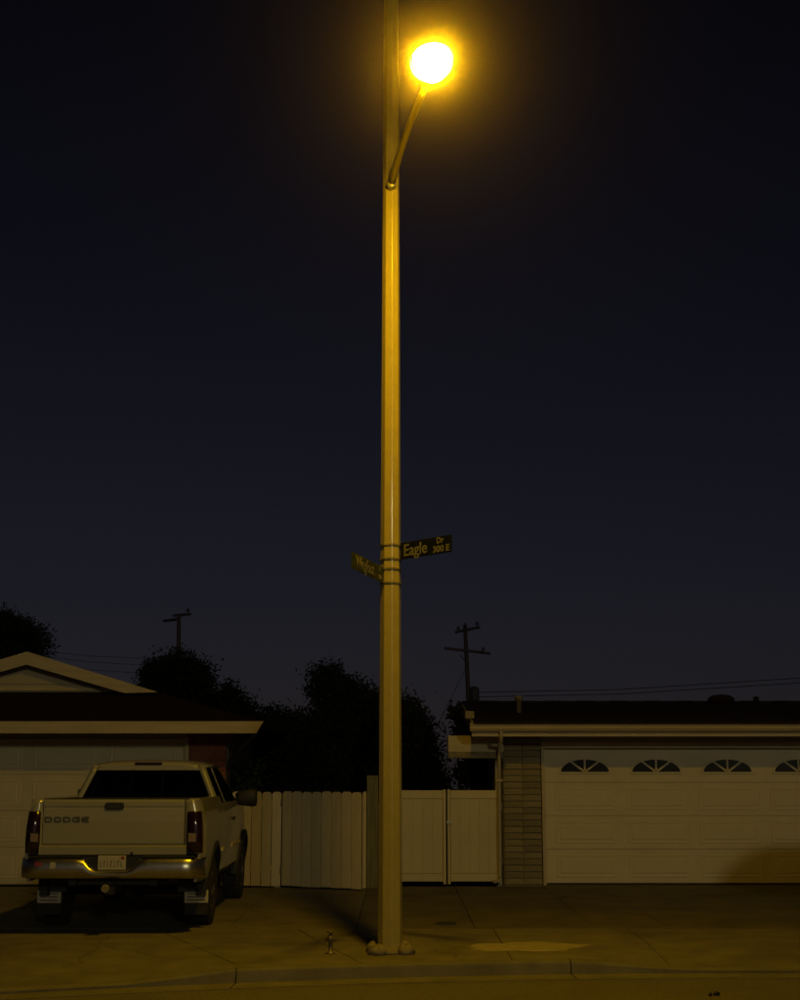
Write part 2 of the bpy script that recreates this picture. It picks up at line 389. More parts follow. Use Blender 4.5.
# ------------------------------------------------------------------ house on the right
HY = 22.56
hr = thing('garage_house', (4.5, HY, 0), 'pale low house with fan windows in its cream double garage door', 'house')
hr.location = (0, 0, 0)
DX0, DW = 2.305, 4.72
mb = MB()
mb.box(1.66, DX0 + DW + 3.2, HY, HY + 0.14, 2.115, 2.50)            # header
mb.box(DX0 + DW + 0.02, DX0 + DW + 3.2, HY, HY + 0.14, -0.1, 2.115)
mb.box(1.66, DX0 - 0.055, HY + 0.07, HY + 0.14, -0.1, 2.115)
mb.box(1.52, 1.66, HY + 0.05, 29.4, -0.1, 2.52)
mb.box(1.66, 10.3, 29.26, 29.4, -0.1, 2.52)
mb.box(10.16, 10.3, HY + 0.14, 29.26, -0.1, 2.52)
mb.build('wall', 'stucco', hr)
MB().prism([(1.525, 22.62, 2.52), (1.525, 25.7, 2.84), (1.525, 29.4, 2.40)], (0.12, 0, 0)).build('gable_wall', 'stucco', hr)
garage_door(hr, DX0, DW, HY + 0.075, 4, M['door'], True, rowh=0.518)
MB().box(DX0 - 0.052, DX0 - 0.003, HY - 0.02, HY + 0.12, 0.0, 2.112).build('door_jamb', 'trim', hr)
MB().box(DX0 + DW + 0.003, DX0 + DW + 0.03, HY - 0.02, HY + 0.12, 0.0, 2.112).build('door_jamb', 'trim', hr)
MB().box(DX0 - 0.05, DX0 + DW + 0.05, HY - 0.025, HY - 0.001, 2.125, 2.22).build('door_head_trim', 'door', hr, bevel=0.006)
# brick pier
col = MB().box(1.645, 2.235, HY - 0.05, HY + 0.069, -0.05, 2.33).build('brick_pier', 'mortar', hr)
bmh = 0.0985
bme = MB().box(-0.145, 0.145, 0, 0.07, 0, bmh - 0.014).mesh('brick', 'brick', bevel=0.006)
for r in range(23):
    for c in range(2):
        link('brick', bme, col, (1.645 + 0.148 + c * 0.296, HY - 0.068 + random.uniform(-0.004, 0.004), 0.02 + r * bmh))
bms = MB().box(-0.0, 0.012, 0.0, 0.10, 0, bmh - 0.014).mesh('brick', 'brick', bevel=0.003)
for r in range(23): link('brick', bms, col, (1.6335, HY - 0.045, 0.02 + r * bmh))
EZ = at(600, 723, 21.72).z
ev = 21.72; ex0 = at(470, 723, ev).x
# roof
ridge_y = 25.75; rz_ = at(600, 701, ridge_y).z - 0.06; sl_ = (rz_ - EZ) / (ridge_y - ev)
mb = MB()
def roof_plane(mb, a, b_, c, d, t=0.09):
    mb.hexa([Vector(p) + Vector((0, 0, -t)) for p in (a, b_, c, d)] + [Vector(p) for p in (a, b_, c, d)])
x1r = 10.9
roof_plane(mb, (ex0 + 0.06, ev - 0.03, EZ + 0.03), (x1r, ev - 0.03, EZ + 0.03), (x1r, ridge_y, rz_ + 0.03), (ex0 + 0.06, ridge_y, rz_ + 0.03), 0.05)
roof_plane(mb, (ex0 + 0.06, ridge_y, rz_ + 0.03), (x1r, ridge_y, rz_ + 0.03), (x1r, 30.0, rz_ + 0.03 - (30.0 - ridge_y) * sl_), (ex0 + 0.06, 30.0, rz_ + 0.03 - (30.0 - ridge_y) * sl_), 0.05)
rf = mb.build('roof', 'roof_dark', hr)
rcm = MB(); rl = MB().prism([(0, -0.15, -0.012), (0, 0, 0.022), (0, 0.15, -0.012), (0, 0.15, -0.026), (0, 0, 0.004), (0, -0.15, -0.026)], (0.31, 0, 0)).mesh('ridge_cap', 'roof_dark')
k = 0; xx = ex0 + 0.08
while xx < x1r - 0.3:
    link('ridge_cap', rl, rf, (xx, ridge_y, rz_ + 0.04 + (k % 2) * 0.006)); xx += 0.30; k += 1
p = at(519, 718, 23.4)
MB().lathe([(0.045, -0.25), (0.045, 0.30), (0.07, 0.31), (0.07, 0.36), (0.04, 0.37)], 10, 'Z', (p.x, 23.4, p.z + 0.0)).build('vent_pipe', 'casting', rf)
p = at(721, 700, ridge_y - 0.3)
MB().lathe([(0.16, -0.15), (0.17, 0.0), (0.24, 0.03), (0.25, 0.07), (0.17, 0.13), (0.02, 0.15)], 14, 'Z', (p.x, ridge_y - 0.3, p.z - 0.05)).build('roof_vent', 'roof_dark', rf)
p = at(754, 699, ridge_y); MB().lathe([(0.05, -0.15), (0.05, 0.06), (0.07, 0.07), (0.02, 0.1)], 10, 'Z', (p.x, ridge_y - 0.15, p.z - 0.06)).build('vent_pipe', 'roof_dark', rf)
# gutter (profile) and fascia board
zt = EZ; gp = [(ev + 0.10, zt - 0.005), (ev - 0.02, zt - 0.005), (ev - 0.025, zt - 0.025), (ev - 0.005, zt - 0.045), (ev + 0.0, zt - 0.085), (ev + 0.03, zt - 0.125), (ev + 0.10, zt - 0.125)]
MB().prism([(ex0, y, z) for y, z in gp], (x1r - ex0 - 0.1, 0, 0)).build('rain_gutter', 'trim', hr)
fb = at(470, 736.5, ev + 0.1).z
MB().box(ex0 + 0.03, x1r - 0.05, ev + 0.102, ev + 0.14, fb, zt - 0.002).build('fascia_board', 'trim', hr, bevel=0.004)
MB().box(ex0 + 0.03, x1r - 0.05, ev + 0.142, HY - 0.001, 2.505, 2.525).build('soffit', 'stucco', hr)
# rake board at the gable edge and its small cap
rk = [(ex0 + 0.015, ev + 0.01, EZ - 0.10), (ex0 + 0.055, ev + 0.01, EZ - 0.10)]
MB().hexa([(ex0 + 0.02, ev + 0.145, EZ - 0.12), (ex0 + 0.055, ev + 0.145, EZ - 0.12), (ex0 + 0.055, ridge_y, rz_ - 0.12), (ex0 + 0.02, ridge_y, rz_ - 0.12),
           (ex0 + 0.02, ev + 0.145, EZ + 0.045), (ex0 + 0.055, ev + 0.145, EZ + 0.045), (ex0 + 0.055, ridge_y, rz_ + 0.045), (ex0 + 0.02, ridge_y, rz_ + 0.045)]).build('rake_board', 'mortar', hr)
a_ = at(465, 724, 22.3); b2_ = at(474, 712.5, 22.3)
MB().box(a_.x, b2_.x, 22.2, 22.45, EZ + 0.085, b2_.z + 0.02).build('rake_end_cap', 'brick', hr, bevel=0.01)
# box beam that carries the roof out over the side gate
yb = HY - 0.20
q0 = at(448, 735.5, yb); q1 = at(502, 752, yb); q2 = at(448, 758, yb)
MB().box(q0.x, 1.640, yb, yb + 0.36, q1.z, q0.z).build('beam', 'trim', hr, bevel=0.006)
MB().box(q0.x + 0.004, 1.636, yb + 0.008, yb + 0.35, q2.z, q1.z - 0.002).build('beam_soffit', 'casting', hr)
# downspout
dx = at(499, 800, HY - 0.10).x
MB().tube([(dx, ev + 0.05, zt - 0.12), (dx, ev + 0.09, fb - 0.05), (dx, HY - 0.30, fb - 0.15), (dx, HY - 0.24, fb - 0.28), (dx, HY - 0.24, 0.17), (dx - 0.02, HY - 0.26, 0.10), (dx - 0.12, HY - 0.30, 0.07)], 0.028, 8).build('downspout', 'stucco', hr)
MB().box(dx - 0.05, dx + 0.05, HY - 0.285, HY - 0.20, 1.6, 1.63).build('pipe_strap', 'trim', hr)

# ------------------------------------------------------------------ house on the left (Dutch gable over a double garage)
LY = 22.30
hl = thing('gable_house', (0, 0, 0), 'cream gabled house with red brick corner and roof, garage door behind the truck', 'house')
XC, XR, eL = -6.18, -2.10, 21.46
EL = at(200, 722, eL).z; m_ = 0.29; XL = 2 * XC - XR
J = -3.385
garage_door(hl, J - 4.98, 4.96, LY + 0.075, 4, M['door2'], False, rowh=0.56)
mb = MB()
mb.box(-9.7, J + 0.02, LY, LY + 0.14, 2.28, EL)
mb.box(-9.7, J - 5.02, LY, LY + 0.14, -0.1, 2.28)
mb.box(-2.86, -2.74, LY + 0.12, 30, -0.1, EL); mb.box(-9.7, -9.58, LY + 0.14, 30, -0.1, EL); mb.box(-9.58, -2.86, 29.88, 30, -0.1, EL)
mb.box(J + 0.02, -2.86, LY + 0.10, LY + 0.14, 2.28, EL)
mb.build('wall', 'stucco', hl)
MB().box(J - 0.018, J + 0.05, LY - 0.02, LY + 0.12, 0, 2.278).build('door_jamb', 'trim', hl); MB().box(J - 5.04, J - 4.985, LY - 0.02, LY + 0.12, 0, 2.278).build('door_jamb', 'trim', hl)
pier = MB().box(J + 0.055, -2.745, LY - 0.01, LY + 0.098, -0.05, 2.45).build('brick_pier', 'mortar', hl)
bw = (-2.745 - J - 0.055 + 0.01) / 3
bmr = MB().box(-bw / 2 + 0.005, bw / 2 - 0.005, 0, 0.05, 0, 0.064).mesh('brick', 'redbrick', bevel=0.004)
bmrh = MB().box(-bw / 4 + 0.005, bw / 4 - 0.005, 0, 0.05, 0, 0.064).mesh('brick', 'redbrick', bevel=0.004)
for r in range(32):
    x = J + 0.055
    if r % 2 == 0:
        for c in range(3): link('brick', bmr, pier, (x + bw * (c + 0.5) - 0.005, LY - 0.025 + random.uniform(-0.002, 0.002), 0.01 + r * 0.076))
    else:
        link('brick', bmrh, pier, (x + bw * 0.25 - 0.005, LY - 0.025, 0.01 + r * 0.076))
        for c in range(2): link('brick', bmr, pier, (x + bw * (c + 1) - 0.005, LY - 0.025 + random.uniform(-0.002, 0.002), 0.01 + r * 0.076))
        link('brick', bmrh, pier, (x + bw * 2.75 - 0.005, LY - 0.025, 0.01 + r * 0.076))
A_ = 1.95; gY = eL + A_; gz = EL + m_ * A_; rzL = EL + m_ * (XR - XC); backY = 31.0
mb = MB(); t = 0.06
def sheet(mb, pts, t=0.05):
    mb.prism([Vector(p) for p in pts], (0, 0, -t))
sheet(mb, [(XL, eL, EL), (XR, eL, EL), (XR - A_, gY, gz), (XL + A_, gY, gz)])                     # front skirt
sheet(mb, [(XR, eL + 0.002, EL), (XR, backY, EL), (XC, backY, rzL), (XC, gY - 0.32, rzL), (XR - A_ - 0.01, gY - 0.32 + 0.0, gz + 0.004), (XR - A_, gY, gz)])
sheet(mb, [(XL, backY, EL), (XL, eL + 0.002, EL), (XL + A_, gY, gz), (XL + A_ + 0.01, gY - 0.32, gz + 0.004), (XC, gY - 0.32, rzL), (XC, backY, rzL)])
rfl = mb.build('roof', 'roof_red', hl)
# gable wall, rake boards, base moulding
MB().prism([(XR - A_ - 0.25, gY - 0.02, gz + 0.0), (XL + A_ + 0.25, gY - 0.02, gz + 0.0), (XC, gY - 0.02, rzL - 0.10)], (0, 0.10, 0)).build('gable_wall', 'stucco', hl)
rw = 0.215
for s, nm in ((1, 'rake_board'), (-1, 'rake_board')):
    xe = XC + s * (XR - A_ - XC + 0.06)
    MB().prism([(xe, gY - 0.345, gz - 0.02), (XC, gY - 0.345, rzL + 0.03), (XC, gY - 0.345, rzL + 0.03 - rw), (XC + s * (abs(xe - XC) - 0.55), gY - 0.345, gz - 0.035)], (0, 0.024, 0)).build(nm, 'trim', hl)
MB().box(XL + A_ + 0.3, XR - A_ - 0.3, gY - 0.06, gY - 0.022, gz + 0.02, gz + 0.075).build('base_moulding', 'trim', hl)
tri = [(XC - 0.95, gY - 0.045, gz + 0.13), (XC + 0.95, gY - 0.045, gz + 0.13), (XC, gY - 0.045, gz + 0.13 + 0.32)]
MB().prism(tri, (0, 0.024, 0)).build('gable_vent', 'stucco', hl)
# eaves fascia with sloped ends
fz = at(200, 733.3, eL).z
MB().prism([(XL, eL - 0.03, EL + 0.01), (XR + 0.02, eL - 0.03, EL + 0.01), (XR - 0.09, eL - 0.03, fz), (XL + 0.1, eL - 0.03, fz)], (0, 0.10, 0)).build('rain_gutter', 'trim', hl)
MB().box(XR - 0.05, XR - 0.02, eL + 0.075, backY, fz + 0.06, EL - 0.055).build('fascia_board', 'roof_red', hl)
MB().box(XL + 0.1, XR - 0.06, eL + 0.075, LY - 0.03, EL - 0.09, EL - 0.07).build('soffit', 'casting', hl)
d0 = Vector((XR - 0.10, eL + 0.03, fz + 0.0)); 
MB().tube([d0, d0 + Vector((-0.03, 0.02, -0.03)), (-2.66, LY + 0.02, 1.98), (-2.70, LY + 0.06, 1.90), (-2.70, LY + 0.06, 0.12)], 0.028, 8).build('downspout', 'dark_metal', hl)

# ------------------------------------------------------------------ fences and gates
def picket_mesh(wd, h, dog=0.03):
    return MB().prism([(-wd / 2, 0, 0.03), (wd / 2, 0, 0.03), (wd / 2, 0, h - dog), (wd / 2 - dog, 0, h), (-wd / 2 + dog, 0, h), (-wd / 2, 0, h - dog)], (0, 0.02, 0)).mesh('picket', 'picket')
FY = 22.10
fh = at(300, 791.5, FY).z
pf = thing('picket_fence', (0, FY, 0), 'short run of white dog-eared picket fence joining the brick corner', 'fence')
xg = at(281.5, 850, FY).x
pw_ = 0.155
pm = picket_mesh(pw_ - 0.010, fh)
x = xg - pw_ / 2 - 0.005
while x > -2.74:
    link('picket', pm, pf, (x, random.uniform(-0.004, 0.004), random.uniform(-0.008, 0.004))); x -= pw_
for z in (0.25, 1.22): MB().box(-2.73, xg - 0.02, 0.024, 0.06, z, z + 0.09).build('rail', 'picket', pf)
MB().box(xg - 0.11, xg - 0.02, 0.065, 0.155, -0.1, fh - 0.05).build('post', 'picket', pf)
g0 = Vector((xg, FY, 0)); g1 = gnd(361, 891.0)
gw = (g1 - g0).length; ga = math.atan2(g1.y - g0.y, g1.x - g0.x)
pg = thing('picket_gate', g0, 'white dog-eared picket gate standing slightly ajar', 'gate', rz=ga)
nb = 8; bw_ = gw / nb
pgm = picket_mesh(bw_ - 0.010, fh)
for i in range(nb): link('picket', pgm, pg, (bw_ * (i + 0.5) + 0.004, random.uniform(-0.003, 0.003), random.uniform(-0.006, 0.006)))
for z in (0.22, 1.24): MB().box(0.02, gw - 0.02, 0.024, 0.06, z, z + 0.09).build('rail', 'picket', pg)
MB().prism([(0.06, 0.025, 0.32), (0.18, 0.025, 0.32), (gw - 0.06, 0.025, 1.235), (gw - 0.18, 0.025, 1.235)], (0, 0.03, 0)).build('brace', 'picket', pg)
for z in (0.26, 1.28): MB().tube([(-0.012, -0.012, z - 0.05), (-0.012, -0.012, z + 0.05)], 0.012, 6).build('hinge', 'galv', pg)
y_ = 22.05
xa, xb_ = at(362.5, 850, y_).x, at(366.2, 850, y_).x
gs = MB().prism([(xa, y_, 0.0), (xb_, y_, 0.0), (xb_, y_, fh), (xa + 0.02, y_, fh), (xa, y_, fh - 0.02)], (0, 0.05, 0)).build('gate_stop_post', 'picket')
tag(gs, 'narrow white board post against the tall weathered post', 'post')
xa, xb_ = at(366.6, 850, 22.0).x, at(378, 850, 22.0).x
zt_ = at(372, 775.5, 22.0).z
tp = thing('gate_post', ((xa + xb_) / 2, 22.1, 0), 'tall weathered grey-green square post between picket gate and vinyl gate', 'post')
hw = (xb_ - xa) / 2
MB().box(-hw, hw, -hw, hw, -0.1, zt_ - 0.03).build('shaft', 'postwood', tp, bevel=0.008)
MB().loft([[(-hw - .006, -hw - .006, zt_ - 0.03), (hw + .006, -hw - .006, zt_ - 0.03), (hw + .006, hw + .006, zt_ - 0.03), (-hw - .006, hw + .006, zt_ - 0.03)],
           [(-hw * .9, -hw * .9, zt_), (hw * .9, -hw * .9, zt_), (hw * .9, hw * .9, zt_), (-hw * .9, hw * .9, zt_)]], False).build('cap', 'postwood', tp)
# vinyl double gate
VY = 22.42
def vinyl_leaf(px0, px1, label):
    x0, x1 = at(px0, 850, VY).x, at(px1, 850, VY).x; zt = at(450, 789.5, VY).z
    W = x1 - x0
    v = thing('vinyl_gate', (x0, VY, 0), label, 'gate', 'vinyl gate leaves')
    MB().box(0, 0.045, -0.02, 0.03, 0.03, zt).build('stile', 'vinyl', v, bevel=0.004)
    MB().box(W - 0.045, W, -0.02, 0.03, 0.03, zt).build('stile', 'vinyl', v, bevel=0.004)
    MB().box(0.048, W - 0.048, -0.018, 0.028, zt - 0.14, zt - 0.012).build('rail', 'vinyl', v, bevel=0.004)
    MB().box(0.048, W - 0.048, -0.018, 0.028, 0.07, 0.19).build('rail', 'vinyl', v, bevel=0.004)
    n = max(4, round((W - 0.1) / 0.15)); pw = (W - 0.1) / n
    pl = MB().box(-pw / 2 + 0.0006, pw / 2 - 0.0006, -0.004, 0.014, 0.194, zt - 0.144).mesh('plank', 'vinyl', bevel=0.0012)
    for i in range(n): link('plank', pl, v, (0.05 + pw * (i + 0.5), random.uniform(-0.001, 0.001), 0))
    return v, x0, x1, zt
v, *_ = vinyl_leaf(379.2, 446.0, 'cream vinyl plank gate leaf behind the street lamp pole')
for z in (0.35, 1.15): MB().box(-0.012, 0.0, -0.03, -0.0, z, z + 0.12).build('hinge', 'galv', v)
v, x0, x1, zt = vinyl_leaf(447.6, 501.5, 'cream vinyl plank gate leaf beside the tan brick pier')
for z in (0.35, 1.15): MB().box(x1 - x0 - 0.02, x1 - x0 + 0.012, -0.032, -0.021, z, z + 0.12).build('hinge', 'galv', v)
MB().box(-0.01, 0.06, -0.04, -0.021, 0.95, 1.0).build('latch', 'galv', v)

# ------------------------------------------------------------------ street lamp
PB = Vector((-0.097, 14.12, 0.0))
lp = thing('street_lamp', PB, 'tall tapered octagonal street lamp pole with one lit yellow lamp on an arm', 'street lamp')
AZ = R(-14)                     # one flat turned a little away from the lamp
def octo(z, hw, c=0.586, rot=AZ):
    k = hw * c; pts = [(-hw + k, -hw), (hw - k, -hw), (hw, -hw + k), (hw, hw - k), (hw - k, hw), (-hw + k, hw), (-hw, hw - k), (-hw, -hw + k)]
    return [(x * math.cos(rot) - y * math.sin(rot), x * math.sin(rot) + y * math.cos(rot), z) for x, y in pts]
def pole_hw(z): return 0.112 - (0.112 - 0.075) * min(z, 10.5) / 10.5
MB().loft([octo(z, pole_hw(z)) for z in (0.0, 10.45)], False).build('pole', 'pole', lp, bevel=0.004)
# base: flange and rounded bolt covers
MB().loft([octo(0.003, 0.165), octo(0.03, 0.160), octo(0.06, 0.125)], False).build('base_flange', 'casting', lp, bevel=0.01)
for k in range(4):
    a = R(8) + PI / 4 + k * PI / 2; c = (0.195 * math.cos(a), 0.195 * math.sin(a), 0.0)
    rings = []
    for h, r in ((0.004, 0.080), (0.035, 0.084), (0.065, 0.070), (0.084, 0.042), (0.092, 0.012)):
        rings.append([(c[0] + r * (1.1 + 0.14 * math.sin(3 * u + 2 * k) + random.uniform(-0.06, 0.06)) * math.cos(u), c[1] + r * (1 + 0.12 * math.sin(4 * u + k) + random.uniform(-0.06, 0.06)) * math.sin(u), h + 0.012 * math.sin(3 * u + k) * (h > 0.01)) for u in [2 * PI * j / 14 for j in range(14)]])
    MB().loft(rings, True).build('bolt_cover', 'casting', lp)
LP = at(433, 62, PB.y - 2.20) - PB
mz = at(391, 184, PB.y - 0.09).z
A0 = Vector((0.004, -pole_hw(mz) - 0.01, mz)); A1 = at(425.0, 87, PB.y - 1.98) - PB
armpts = []
for i in range(15):
    t = i / 14
    p = A0.lerp(A1, t); p.z += 0.10 * math.sin(PI * t) * (1 - 0.4 * t); armpts.append(p)
MB().tube(armpts, [0.042 - 0.010 * i / 14 for i in range(15)], 10).build('arm', 'pole', lp)
MB().lathe([(0.05, 0.03), (0.056, 0.015), (0.056, -0.03), (0.04, -0.045), (0.01, -0.05)], 12, 'Y', (A0.x, A0.y, A0.z - 0.015)).build('arm_clamp', 'galv', lp)
# head: housing lofted along the arm direction, drop lens under it
hd = (A1 - A0); hd.z = 0; hd.normalize(); hr_ = Vector((-hd.y, hd.x, 0)); up = Vector((0, 0, 1))
if hr_.x < 0: hr_ = -hr_
HT = R(13); hd, up = hd * math.cos(HT) + up * math.sin(HT), up * math.cos(HT) - hd * math.sin(HT)   # head tilted up toward the street
rings = []
for s_, wd_, ht, zc in ((-0.05, 0.035, 0.035, 0.0), (0.02, 0.06, 0.055, 0.01), (0.12, 0.11, 0.075, 0.025), (0.25, 0.165, 0.09, 0.035), (0.42, 0.19, 0.09, 0.035), (0.50, 0.16, 0.075, 0.03), (0.555, 0.10, 0.045, 0.02), (0.57, 0.03, 0.02, 0.015)):
    c = A1 + hd * s_ + up * (zc + 0.02)
    rings.append([c + hr_ * (wd_ * math.cos(u)) + up * (ht * max(-0.25, math.sin(u))) for u in [2 * PI * j / 18 for j in range(18)]])
head = MB().loft(rings, True).build('lamp_head', 'galv', lp)
rings = []
lc = A1 + hd * 0.36 + up * 0.03
for k in range(7):
    e = k / 6 * PI / 2
    rr = math.cos(e); dz = 0.015 - 0.255 * math.sin(e)
    rr = max(rr, 0.02)
    rings.append([lc + hd * (0.205 * rr * math.cos(u)) + hr_ * (0.182 * rr * math.sin(u)) + up * dz for u in [2 * PI * j / 16 for j in range(16)]])
MB().loft(rings, True).build('lens', lm, head)
sk = []  # rim round the lens, added to cut lamp light on the upper pole
for dz, rs in ((0.04, 1.10), (-0.012, 1.13), (-0.012, 1.09), (0.04, 1.06)):
    sk.append([lc + hd * (0.20 * rs * math.cos(u)) + hr_ * (0.178 * rs * math.sin(u)) + up * dz for u in [2 * PI * j / 24 for j in range(24)]])
sh = []  # rear half-ring added to block lamp light from the pole above the arm
for k_ in range(13):
    u = R(95) + R(170) * k_ / 12; cu_, su_ = math.cos(u), math.sin(u)
    o_ = lambda rs, dz: lc + hd * (0.20 * rs * cu_) + hr_ * (0.178 * rs * su_) + up * dz
    dp = -0.015 - 0.075 * math.sin(PI * k_ / 12) ** 0.5
    sh.append([o_(1.16, 0.03), o_(1.18, dp), o_(1.14, dp), o_(1.12, 0.03)])
MB().loft(sh, True).build('added_light_shield', 'galv', head)
sk.append(sk[0]); MB().loft(sk, True, True, False).build('skirt', 'galv', head)
MB().lathe([(0.035, 0.0), (0.035, 0.05), (0.03, 0.07), (0.01, 0.075)], 10, 'Z', tuple(A1 + hd * 0.40 + up * 0.14)).build('photocell', 'dark_metal', head)

# street name signs on the pole
def name_sign(start, end, hgt, m, words, label, flip=False):
    s0, s1 = Vector(start), Vector(end); d = s1 - s0; d.z = 0; Ls = d.length; ang = math.atan2(d.y, d.x)
    th = thing('street_sign', (s0.x, s0.y, s0.z), label, 'sign', rz=ang)
    MB().box(0, Ls, -0.003, 0.003, -hgt / 2, hgt / 2).build('blade', m, th, bevel=0.002)
    return th, Ls
def put_text(th, body, size, x, z, front, m='signink', sx=0.8, bold=0.0022):
    me = text_mesh('lettering', body, size, m, 0.0012, sx, 1.0, bold)
    o = link('lettering', me, th, (x, -0.0055 if front else 0.0055, z), (PI / 2, 0, 0 if front else PI))
    return o
# one blade runs out to the right and toward the street, the other to the left
sy = PB.y
e0 = at(400.5, 551.5, sy - 0.07); e1p = 452.0
def sign_end(s0, px, py, z):
    # second end at the same height: find the depth where pixel row py meets that height
    r = ray(px, py); k = (z - EYE) / r[2]; return Vector((r[0] * k, r[1] * k, z))
e1 = sign_end(e0, e1p, 543.0, e0.z)
th, Ls = name_sign(e0, e1, 0.175, 'signblue', None, 'dark street name sign reading Eagle on the lamp pole')
put_text(th, 'Eagle', 0.170, Ls * 0.30, -0.004, True, sx=1.02 * Ls / 0.76)
put_text(th, 'Dr', 0.085, Ls * 0.78, 0.045, True, sx=1.0)
put_text(th, '300 E', 0.09, Ls * 0.80, -0.04, True, sx=1.15)
w1 = at(383.5, 575.5, sy - 0.06)
w0 = sign_end(w1, 351.5, 559.5, w1.z)
th2, L2 = name_sign(w0, w1, 0.165, 'signgreen', None, 'green street name sign reading Wingfoot below the Eagle sign')
put_text(th2, 'Wingfoot', 0.165, L2 * 0.40, 0.0, True, sx=0.78 * L2 / 0.9)
put_text(th2, 'St', 0.065, L2 * 0.86, 0.04, True, sx=0.9)
put_text(th2, '1200', 0.06, L2 * 0.87, -0.04, True, sx=0.9)
print('signs', Ls, L2)
def strap(th, z):
    hw = pole_hw(z) + 0.002; inner = octo(z - 0.008, hw); outer = octo(z - 0.008, hw + 0.007); i2 = octo(z + 0.008, hw); o2 = octo(z + 0.008, hw + 0.007)
    mb = MB(); mb.loft([inner, outer, o2, i2, inner], False, True, False)
    me = mb.mesh('strap', 'casting')
    th_m = Matrix.Translation(th.location) @ Matrix.Rotation(th.rotation_euler.z, 4, 'Z')
    me.transform(th_m.inverted() @ Matrix.Translation((PB.x, PB.y, 0)))
    link('strap', me, th)
for z in (e0.z + 0.07, e0.z - 0.075): strap(th, z)
for z in (w1.z + 0.07, w1.z - 0.075): strap(th2, z)

# ------------------------------------------------------------------ standpipe by the lamp
sp = gnd(330.5, 954)
st = thing('hose_standpipe', sp, 'small weathered metal standpipe with valve standing left of the lamp pole', 'standpipe')
MB().lathe([(0.05, 0.002), (0.05, 0.012), (0.022, 0.02), (0.020, 0.11), (0.032, 0.118), (0.036, 0.15), (0.024, 0.17), (0.014, 0.178), (0.012, 0.205)], 10).build('pipe', 'brass', st)
MB().tube([(-0.055, 0, 0.137), (0.055, 0, 0.137)], [0.016, 0.018], 8).build('cross_fitting', 'brass', st)
MB().lathe([(0.034, 0.20), (0.036, 0.208), (0.030, 0.216), (0.008, 0.219)], 8).build('valve_handle', 'brass', st)
# two scraps on the street
for k, (px, py) in enumerate(((710.5, 995.5), (716.5, 995.0))):
    q = gnd(px, py, -0.10); rings = []
    for h, r in ((0.0, 0.020), (0.018, 0.026), (0.034, 0.016), (0.040, 0.004)):
        rings.append([(r * (1 + 0.35 * math.sin(2 * u + k)) * math.cos(u), r * math.sin(u), h) for u in [2 * PI * j / 9 for j in range(9)]])
    o = MB().loft(rings, True).build('stone', 'black', None, loc=(q.x, q.y, -0.103)); o.scale = (0.95, 0.95, 0.85) if k else (0.7, 0.7, 0.7); tag(o, ('smaller', 'larger')[k] + ' of two dark stones lying on the street', 'stone', 'stones on the street')
q = gnd(446, 924)
o = MB().lathe([(0.125, 0.0), (0.125, 0.010), (0.112, 0.014), (0.105, 0.009), (0.0, 0.0095)], 20).build('meter_cover', 'dark_metal', None, loc=(q.x, q.y, 0.001))
tag(o, 'small round dark iron cover set in the paving behind the lamp pole', 'cover')
def rebase(o, loc):
    loc = Vector(loc); o.location = loc
    for ch in o.children: ch.location = Vector(ch.location) - loc
rebase(hr, (4.7, HY, 0)); rebase(hl, (XC, LY, 0))

# ------------------------------------------------------------------ pickup truck (x right, y forward, z up, origin under the rear bumper)
tk = thing('pickup_truck', (-3.125, 15.50, 0.0), 'white pickup truck parked tail out on the driveway by the gabled house', 'truck', rz=0.014)
RA, FA, WR = 1.30, 4.79, 0.385                     # axles, wheel radius
def bw2(z):                                        # half width of the body at height z
    pts = [(0.45, 0.925), (0.60, 0.955), (0.80, 0.985), (1.0, 0.992), (1.15, 0.985), (1.30, 0.965), (1.44, 0.925), (1.6, 0.90)]
    for (a, wa), (c, wc) in zip(pts, pts[1:]):
        if z <= c: return wa + (wc - wa) * (z - a) / (c - a)
    return 0.9
def arch(y, sill):
    z = sill
    for ax, r in ((RA, 0.50), (FA, 0.50)):
        if abs(y - ax) < r: z = max(z, 0.40 + math.sqrt(r * r - (y - ax) ** 2))
    return z
def side_panel(name, y0, y1, sill, top, s, m='paint', parent=None, off=0.0, taper=None):
    ys = set([y0, y1]); k = int((y1 - y0) / 0.12) + 1
    for i in range(k + 1): ys.add(y0 + (y1 - y0) * i / k)
    for ax in (RA, FA):
        for i in range(17):
            q = ax - 0.4999 + 0.9998 * i / 16
            if y0 < q < y1: ys.add(q)
    ys = sorted(ys); rows = 9; mb = MB(); o = []; inn = []
    for q in ys:
        zb = arch(q, sill); zt = top(q) if callable(top) else top
        tp = taper(q) if taper else 0.0
        o.append([(s * (bw2(zb + (zt - zb) * r / rows) - tp + off), q, zb + (zt - zb) * r / rows) for r in range(rows + 1)])
    n = rows + 1
    outer = o; inner = [[(x - s * 0.03, y, z) for x, y, z in c] for c in o]
    rings = [a + b_[::-1] for a, b_ in zip(outer, inner)]
    mb.loft(rings, True, True, True)
    ob = mb.build(name, m, parent or tk)
    md = ob.modifiers.new('edge', 'EDGE_SPLIT'); md.split_angle = R(40)
    return ob
def rear_tp(q): return 0.035 * max(0, 1 - (q - 0.10) / 0.12) ** 2
def hood_top(q): return 1.315 - 0.10 * max(0, (q - 4.3) / 1.3) ** 1.6
def nose_tp(q): return 0.02 + 0.11 * max(0, (q - 4.75) / 0.85) ** 2
